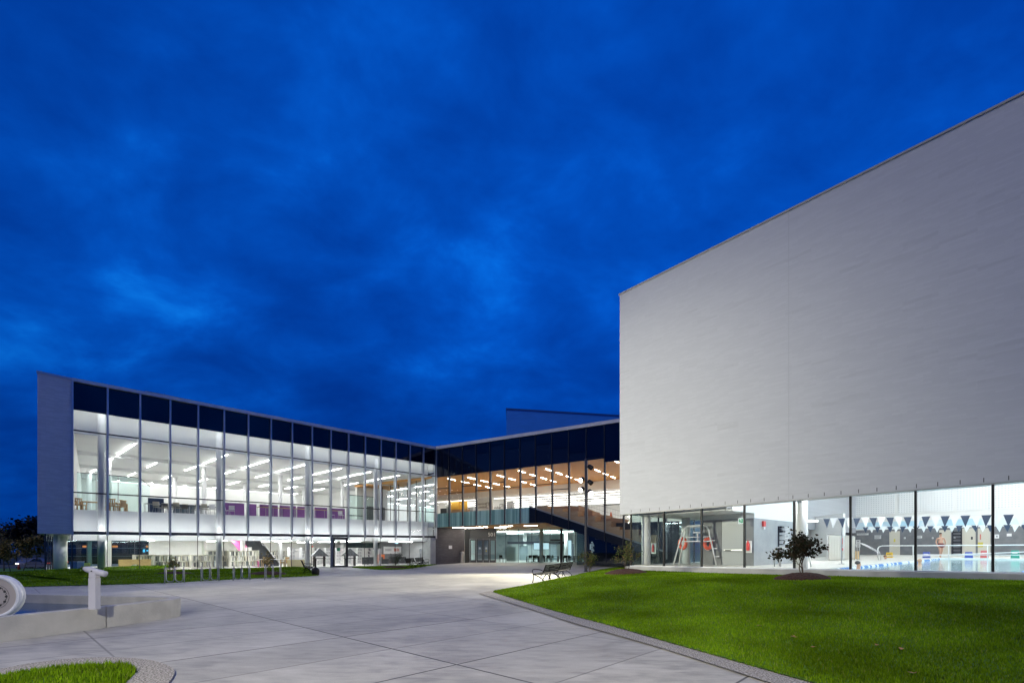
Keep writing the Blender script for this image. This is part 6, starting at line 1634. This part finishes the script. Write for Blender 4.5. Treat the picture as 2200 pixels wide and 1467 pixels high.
for a, b, e, f in ((-.06, -.02, 2.94, 2.98), (-.08, .0, 2.86, 2.93), (-.07, -.05, 2.79, 2.86), (-.02, .02, 2.80, 2.86), (.03, .09, 2.79, 2.98)): Rf.box(m, ta + a, ta + b, 1.868, 1.879, e, f)
obj('running_figure', m, mat('exit_green', (.02, .35, .16), .5), t)
m = MB(); Rf.box(m, ta - .01, ta + .01, 1.90, 1.92, 3.021, 3.27); obj('hanger', m, STEEL, t)
t = thing('equipment_rail', 'dark vertical equipment rail with hooks on the grey block', 'equipment rail', rp(1665, 5.5, 1.2)); de = 5.2
m = MB(); Rf.box(m, tk + .001, tk + .05, de, de + .08, 1.0, 2.75); obj('rail', m, DARKM, t)
for k, z in enumerate((1.25, 1.62, 1.85, 2.05, 2.28, 2.45, 2.55, 2.66)):
    m = MB(); Rf.box(m, tk + .002, tk + .10 + .05 * (k % 3), de + .081, de + .30 + .10 * (k % 2), z, z + (.035 if k < 5 else .09)); obj('hook', m, DARKM, t)
t = thing('rules_board', 'list of white text lines on the grey block beside the equipment rail', 'sign', rp(1678, 6, 1.9))
m = MB()
for k in range(11):
    z = 2.70 - k * .075 - (.12 if k > 7 else 0); Rf.box(m, tk + .001, tk + .012, 6.1, 6.1 + (.62, .5, .56, .44, .6, .52)[k % 6], z, z + .026)
obj('text_lines', m, mat('sign_white_paint', (.7, .7, .7), .6), t)
# grab rails
def grab(x, d, label, s=1.0):
    p = Rf.pt(x, d); t = thing('grab_rail', label, 'handrail', (p.x, p.y, dz(d)), Rf.ang)
    for y in (0, .55):
        obj('rail', MB().tube([(0, y, 0), (0, y, .62 * s), (.06, y, .78 * s), (.20, y, .84 * s), (.36, y, .80 * s), (1.15, y, .40 * s), (1.22, y, .0)], .024, 8), STEEL, t, True, True)
    obj('post', MB().tube([(.25, 0, .0), (.25, 0, .82 * s)], .02, 6), STEEL, t, True, True)
grab(1664, 2.1, 'curved steel pool grab rail left of the dark leaved shrub')
grab(1836, 16.0, 'curved steel pool grab rail at the far left end of the water', 1.25)
# long handrails of the access ramp
t = thing('ramp_handrail', 'long white handrails of the pool access ramp beyond the water', 'handrail', rp(1990, WD - 1))
dr_ = 23.2; ta, tb_ = Rf.t(1886, dr_), RT1 - .5
def zr(y): return Rf.z(1990, y, dr_)
H1 = zr(1171.5)
obj('rail', MB().tube([Rf.P3(ta, dr_, dz(dr_)), Rf.P3(ta, dr_, H1 - .2), Rf.P3(ta + .08, dr_, H1 - .06), Rf.P3(ta + .25, dr_, H1), Rf.P3(tb_, dr_, H1)], .035, 8), WPAINT, t, True)
obj('rail', MB().tube([Rf.P3(ta + .3, dr_, zr(1194)), Rf.P3(ta + 2.2, dr_, zr(1194)), Rf.P3(ta + 9.5, dr_, zr(1181)), Rf.P3(tb_, dr_, zr(1179))], .03, 8), WPAINT, t, True)
obj('rail', MB().tube([Rf.P3(ta + 2.2, dr_ + .2, zr(1191)), Rf.P3(tb_, dr_ + .2, zr(1191))], .03, 8), WPAINT, t, True)
for k in range(9): obj('post', MB().tube([Rf.P3(ta + 2.0 + k * 1.85, dr_, dz(dr_) - .1), Rf.P3(ta + 2.0 + k * 1.85, dr_, H1)], .028, 6), WPAINT, t, True)
# lane blocks
for x, y, c, lab in ((1911, 1186, (.75, .48, .03), 'yellow'), (1990.5, 1185, (.08, .12, .48), 'blue'), (2081.5, 1185, (.06, .10, .42), 'darker blue'), (2115, 1182, (.62, .16, .16), 'red'), (2181, 1181.5, (.03, .34, .26), 'green')):
    d = WD + (.6 if lab != 'red' else 2.5); p = rp(x, d); z1 = Rf.z(x, y, d)
    t = thing('lane_marker', lab + ' lane marker box on the far pool edge', 'lane marker', p, Rf.ang, 'lane marker boxes on the far pool edge'); h = z1 - p[2]; mm = mat('marker_' + lab.replace(' ', '_'), c, .5)
    obj('body', MB().hexa([(-.20, -.16, 0), (.20, -.16, 0), (.20, .16, 0), (-.20, .16, 0)], [(-.17, -.13, h), (.17, -.13, h), (.17, .13, h), (-.17, .13, h)]), mm, t, False, True)
    obj('stripe', MB().box(-.12, .12, -.166, -.15, h * .62, h * .70), WPAINT if lab != 'yellow' else bpy.data.materials['dark_ink'], t, False, True)
# pennant lines
PENB = mat('pennant_navy', (.045, .065, .11), .7); PENW = mat('pennant_white', (.84, .85, .86), .7)
def pennants(x0, x1, y0, y1, d, step, w, h, label, both):
    ta, tb_ = Rf.t(x0, d), Rf.t(x1, d); za, zb = Rf.z(x0, y0, d), Rf.z(x1, y1, d)
    t = thing('pennant_line', label, 'pennants', Rf.P3(ta, d, za)); n = int((tb_ - ta) / step)
    obj('cord', MB().tube([Rf.P3(ta - .8, d, za), Rf.P3(tb_ + 3, d, zb + (zb - za) * 3 / (tb_ - ta))], .010, 5), WPAINT, t)
    rng = random.Random(int(x0))
    for k in range(n * (2 if both else 1)):
        s = ta + k * step / (2 if both else 1); z = za + (zb - za) * (s - ta) / (tb_ - ta); dark = k % 2 == 0 or not both
        sway = rng.uniform(-.04, .04); hh = h * (1 if dark else 1.02)
        m = MB(); m.v = [Rf.P3(s - w / 2, d - .004, z), Rf.P3(s + w / 2, d - .004, z), Rf.P3(s + sway, d + sway, z - hh), Rf.P3(s - w / 2, d + .004, z), Rf.P3(s + w / 2, d + .004, z), Rf.P3(s + sway, d + .006 + sway, z - hh)]
        m.f = [(0, 2, 1), (3, 4, 5), (0, 1, 4, 3), (1, 2, 5, 4), (2, 0, 3, 5)]
        obj('pennant', m, PENB if dark else PENW, t)
    return t
pennants(1776, 2236, 1112.4, 1102.5, 1.9, .50, .245, .40, 'near line of navy and white pennants close behind the pool glass', True)
pennants(1859, 2320, 1131, 1124, 13.0, .56, .27, .35, 'far line of navy and white pennants over the middle of the pool', True)
# lane ropes
LANE = island('lane_floats', [(.12, .25, .55), (.75, .76, .78), (.70, .72, .76), (.10, .22, .5)])
def lane(t0, label):
    m = MB()
    for k in range(74):
        d = 1.4 + k * (WD - 2.0) / 74; a = Vector(Rf.P3(t0, d, dz(d) - .045)); b = Vector(Rf.P3(t0, d + .22, dz(d) - .045)); m.tube([a, b], .06, 8)
    return tag(obj('lane_rope', m, LANE), label, 'lane rope', 'lane ropes on the pool')
lane(Rf.t(1905, 9), 'blue and white lane rope on the left part of the pool')
lane(Rf.t(2196, 2.0), 'blue and white lane rope on the right part of the pool')
# far wall doors and boards
BEI = mat('beige_door', (.58, .55, .47), .5); OLV = mat('yellow_label', (.60, .52, .08), .5)
dW = FD - .01
zd = dz(FD)
for x0, x1, y, lab, pts in ((1911, 1933.5, 1140.5, 'beige door in the grey far wall with a yellow label', [('label_plate', .42, .58, .33, .45, OLV), ('seam', .0, 1.0, .555, .565, GREYP)]), (2018, 2043, 1138, 'wide beige door behind the walking person', []), (2067.5, 2096, 1134, 'beige door with a small dark sign right of the dark ladder', [('sign_plate', .66, .80, .32, .42, DARKM)]), (2101, 2128, 1134, 'beige door with red mark and yellow board, farthest right', [('mark', .16, .26, .22, .42, REDI), ('label_board', .0, .42, .52, .70, OLV)])):
    
    ta, tb_ = Rf.t(x0, dW), Rf.t(x1, dW); z1 = Rf.z((x0 + x1) / 2, y, dW); mb = MB(); Rf.box(mb, ta, tb_, dW - .06, dW - .003, zd, z1); lf = obj('beige_door', mb, BEI, pool, label=lab)
    for nm, a_, b_, c_, e_, mm in pts:
        mb = MB(); Rf.box(mb, ta + (tb_ - ta) * a_, ta + (tb_ - ta) * b_, dW - .072, dW - .061, z1 + (zd - z1) * e_, z1 + (zd - z1) * c_); obj(nm, mb, mm, lf)
for i, (x0, x1, y0, y1, m_, lab) in enumerate(((1839, 1848.5, 1159, 1175, WPAINT, 'white notice with dark marks on the far grey wall, lowest left'), (1841, 1866, 1145, 1149, bpy.data.materials['sign_white_paint'], 'long white text sign on the far grey wall above the white notice'), (1879, 1893, 1149, 1157, bpy.data.materials['sign_white_paint'], 'short white text sign on the far grey wall left of the labelled door'), (1970, 1981, 1150, 1155.5, bpy.data.materials['sign_white_paint'], 'faint text sign on the far grey wall between two doors'), (2137, 2146.5, 1147.5, 1156, WPAINT, 'white arched clock board on the far grey wall'), (2163, 2173.5, 1145.5, 1151.5, WPAINT, 'small white plate on the far grey wall at the far right'))):
    pts = [('mark', .3, .7, .12 + .3 * k, .30 + .3 * k, INK) for k in range(3)] if i == 0 else [('line', .05, .95 - .1 * k, .1 + .3 * k, .2 + .3 * k, DARKM) for k in range(3)] if i in (1, 2, 3) else [('face', .3, .7, .3, .7, INK)] if i == 4 else []
    rrect('wall_sign', x0, x1, y0, y1, dW, m_, lab, 'sign', pts)
for i, x in enumerate((1944, 2004, 2051)):
    rrect('wall_lamp', x - 1.6, x + 1.6, 1153.5, 1157, dW, WPAINT, 'small white wall fitting on the far grey pool wall, %s of three' % ORD[i], 'wall fitting', [('cap', .2, .8, .2, .8, STEEL)], .08)
t = thing('wall_ladder', 'dark equipment ladder rack on the far grey wall', 'ladder', rp(2056, FD - .2))
ta = Rf.t(2056, FD - .2)
for s in (-.28, .28): m = MB(); Rf.box(m, ta + s - .03, ta + s + .03, FD - .2, FD - .14, dz(FD), zgw - .05); obj('stile', m, BLACKM, t)
for k in range(7): m = MB(); Rf.box(m, ta - .25, ta + .25, FD - .2, FD - .15, dz(FD) + .25 + k * .3, dz(FD) + .33 + k * .3); obj('rung', m, BLACKM, t)
# red rescue rack and curtain at the left end
p = rp(1795, 15.0); H_ = Rf.z(1795, 1147.5, 15.0) - p[2]
t = thing('rescue_rack', 'white rack hung with red rescue equipment behind the dark leaved shrub', 'rack', p, Rf.ang + .3)
for sx in (-.42, .42):
    for sy in (-.25, .25): obj('upright', MB().box(sx - .03, sx + .03, sy - .03, sy + .03, 0, H_), WPAINT, t, False, True)
for z in (.12, H_ * .48, H_ - .04): obj('shelf', MB().box(-.39, .39, -.22, .22, z, z + .035), WPAINT, t, False, True)
obj('red_float', MB().box(-.34, .36, -.24, .1, H_ * .62, H_ * .86), mat('rescue_red', (.66, .05, .06), .5), t, False, True)
obj('red_float', MB().ball((-.2, -.1, H_ * .36), .17, .12, .17), bpy.data.materials['rescue_red'], t, True, True)
obj('red_float', MB().ball((.25, -.1, H_ * .42), .15, .12, .15), bpy.data.materials['rescue_red'], t, True, True)
t = thing('bench_box', 'pale wooden storage bench right of the red rescue rack', 'box', rp(1818, 19), Rf.ang); obj('body', MB().box(-.7, .7, -.3, .3, 0, .48), OAK, t, False, True); obj('lid', MB().box(-.72, .72, -.32, .32, .482, .53), OAK, t, False, True)
t = thing('pool_curtain', 'beige pleated curtain on the left pool wall behind the shrub', 'curtain', Rf.P3(tk + .1, 14, dz(14)))
m = MB(); N = 40
for k in range(N + 1):
    d = 12.5 + 5 * k / N; s = tk + .12 + .06 * math.sin(k * 1.6)
    m.v += [Rf.P3(s, d, dz(d) + .05), Rf.P3(s, d, dz(d) + 1.5), Rf.P3(s - .03, d, dz(d) + .05), Rf.P3(s - .03, d, dz(d) + 1.5)]
for k in range(N): a = 4 * k; m.f += [(a, a + 4, a + 5, a + 1), (a + 2, a + 3, a + 7, a + 6)]
obj('cloth', m, mat('beige_cloth', (.52, .49, .44), .8), t)
m = MB(); Rf.box(m, tk + .05, tk + .10, 12.4, 17.6, dz(14) + 1.5, dz(14) + 1.56); obj('track', m, STEEL, t)
t = thing('flag_pole', 'thin steel pole carrying the pennant line at the left end of the pool', 'pole', rp(1808, 7.0)); p = Rf.pt(1808, 7.0); obj('pole', MB().tube([(p.x, p.y, dz(7)), (p.x, p.y, 3.1)], .025, 8), STEEL, t); obj('foot', MB().lathe([(.12, 0), (.12, .03)], 14, (p.x, p.y, dz(7))), STEEL, t)
# people: one walking along the far deck, three heads in the water
SKIN = mat('skin', (.50, .29, .20), .55); HAIR = mat('dark_hair', (.05, .03, .02), .7); TRUNK = mat('dark_red_swimwear', (.16, .035, .035), .7)
def skin_body(name, joints, edges, m, parent, sub=1):
    me = bpy.data.meshes.new(name); me.from_pydata([j[:3] for j in joints], edges, []); o = bpy.data.objects.new(name, me); COL.objects.link(o)
    bpy.context.view_layer.objects.active = o
    sk_ = o.modifiers.new('skin', 'SKIN')
    for i, j in enumerate(joints):
        v = me.skin_vertices[0].data[i]; r = j[3]; v.radius = r if isinstance(r, tuple) else (r, r); v.use_root = (i == 0)
    sb_ = o.modifiers.new('sub', 'SUBSURF'); sb_.levels = sub; sb_.render_levels = sub
    dg = bpy.context.evaluated_depsgraph_get(); em = bpy.data.meshes.new_from_object(o.evaluated_get(dg))
    o.modifiers.clear(); old = o.data; o.data = em; bpy.data.meshes.remove(old)
    em.materials.clear(); em.materials.append(m); em.polygons.foreach_set('use_smooth', [True] * len(em.polygons))
    o.parent = parent; return o
p = rp(2021, 22.3 + 3.9); 
t = thing('person', 'person in dark red swimwear walking along the far pool deck', 'person', p, Rf.ang + .5)
J = [(0, 0, .94, (.155, .11)), (0, 0, 1.12, (.135, .10)), (0, -.01, 1.34, (.165, .115)), (0, 0, 1.47, .065), (0, -.01, 1.54, .055), (0, -.02, 1.64, (.075, .095)), (0, -.01, 1.74, (.065, .08)),
     (-.19, 0, 1.40, .055), (-.26, .05, 1.12, .042), (-.24, -.12, .90, .032), (-.24, -.18, .83, (.022, .04)), (-.24, -.21, .75, (.012, .03)),
     (.19, 0, 1.40, .055), (.26, -.02, 1.13, .042), (.28, .10, .89, .032), (.28, .13, .82, (.022, .04)), (.28, .15, .74, (.012, .03)),
     (-.10, -.02, .86, .090), (-.10, -.16, .49, .062), (-.10, -.16, .10, .040), (-.10, -.20, .035, (.042, .035)), (-.10, -.32, .025, (.04, .022)),
     (.10, .02, .86, .090), (.11, .10, .48, .062), (.11, .30, .16, .040), (.11, .33, .06, (.04, .035)), (.11, .24, .025, (.04, .022))]
E = [(0, 1), (1, 2), (2, 3), (3, 4), (4, 5), (5, 6), (2, 7), (7, 8), (8, 9), (9, 10), (10, 11), (2, 12), (12, 13), (13, 14), (14, 15), (15, 16), (0, 17), (17, 18), (18, 19), (19, 20), (20, 21), (0, 22), (22, 23), (23, 24), (24, 25), (25, 26)]
skin_body('body', J, E, SKIN, t, 2)
obj('hair', MB().ball((0, .012, 1.725), .085, .10, .085, 12, 8), HAIR, t, True, True)
obj('swimwear', MB().lathe([(.168, .74), (.185, .80), (.188, .92), (.175, 1.02), (.16, 1.04)], 16), TRUNK, t, True, True)
for s in (-1, 1): obj('eye', MB().ball((s * .032, -.108, 1.665), .010, .006, .008, 8, 5), HAIR, t, True, True)
def swimmer(x, d, label, hairm, yaw):
    p = rp(x, d, dz(d) - .08); t = thing('swimmer', label, 'person', p, yaw)
    J = [(0, 0, -.12, (.17, .10)), (0, 0, .0, (.10, .08)), (0, 0, .08, .055), (0, -.02, .19, (.075, .09)), (0, -.01, .28, (.06, .075)), (-.2, .0, -.06, .06), (.2, .0, -.06, .06)]
    skin_body('body', J, [(0, 1), (1, 2), (2, 3), (3, 4), (0, 5), (0, 6)], SKIN, t, 2)
    obj('hair', MB().ball((0, .02, .265), .088, .098, .08, 12, 8), hairm, t, True, True)
swimmer(1902, 19.5, 'swimmer with light brown hair in the far left part of the pool', mat('brown_hair', (.22, .12, .06), .7), .4)
swimmer(1976, 8.2, 'fair swimmer with only the head above the water near the second dark mullion', mat('fair_hair', (.48, .28, .18), .7), 2.4)
swimmer(1844, 3.2, 'swimmer in a dark cap low in the near left corner of the pool', mat('dark_cap', (.05, .05, .055), .5), 1.0)
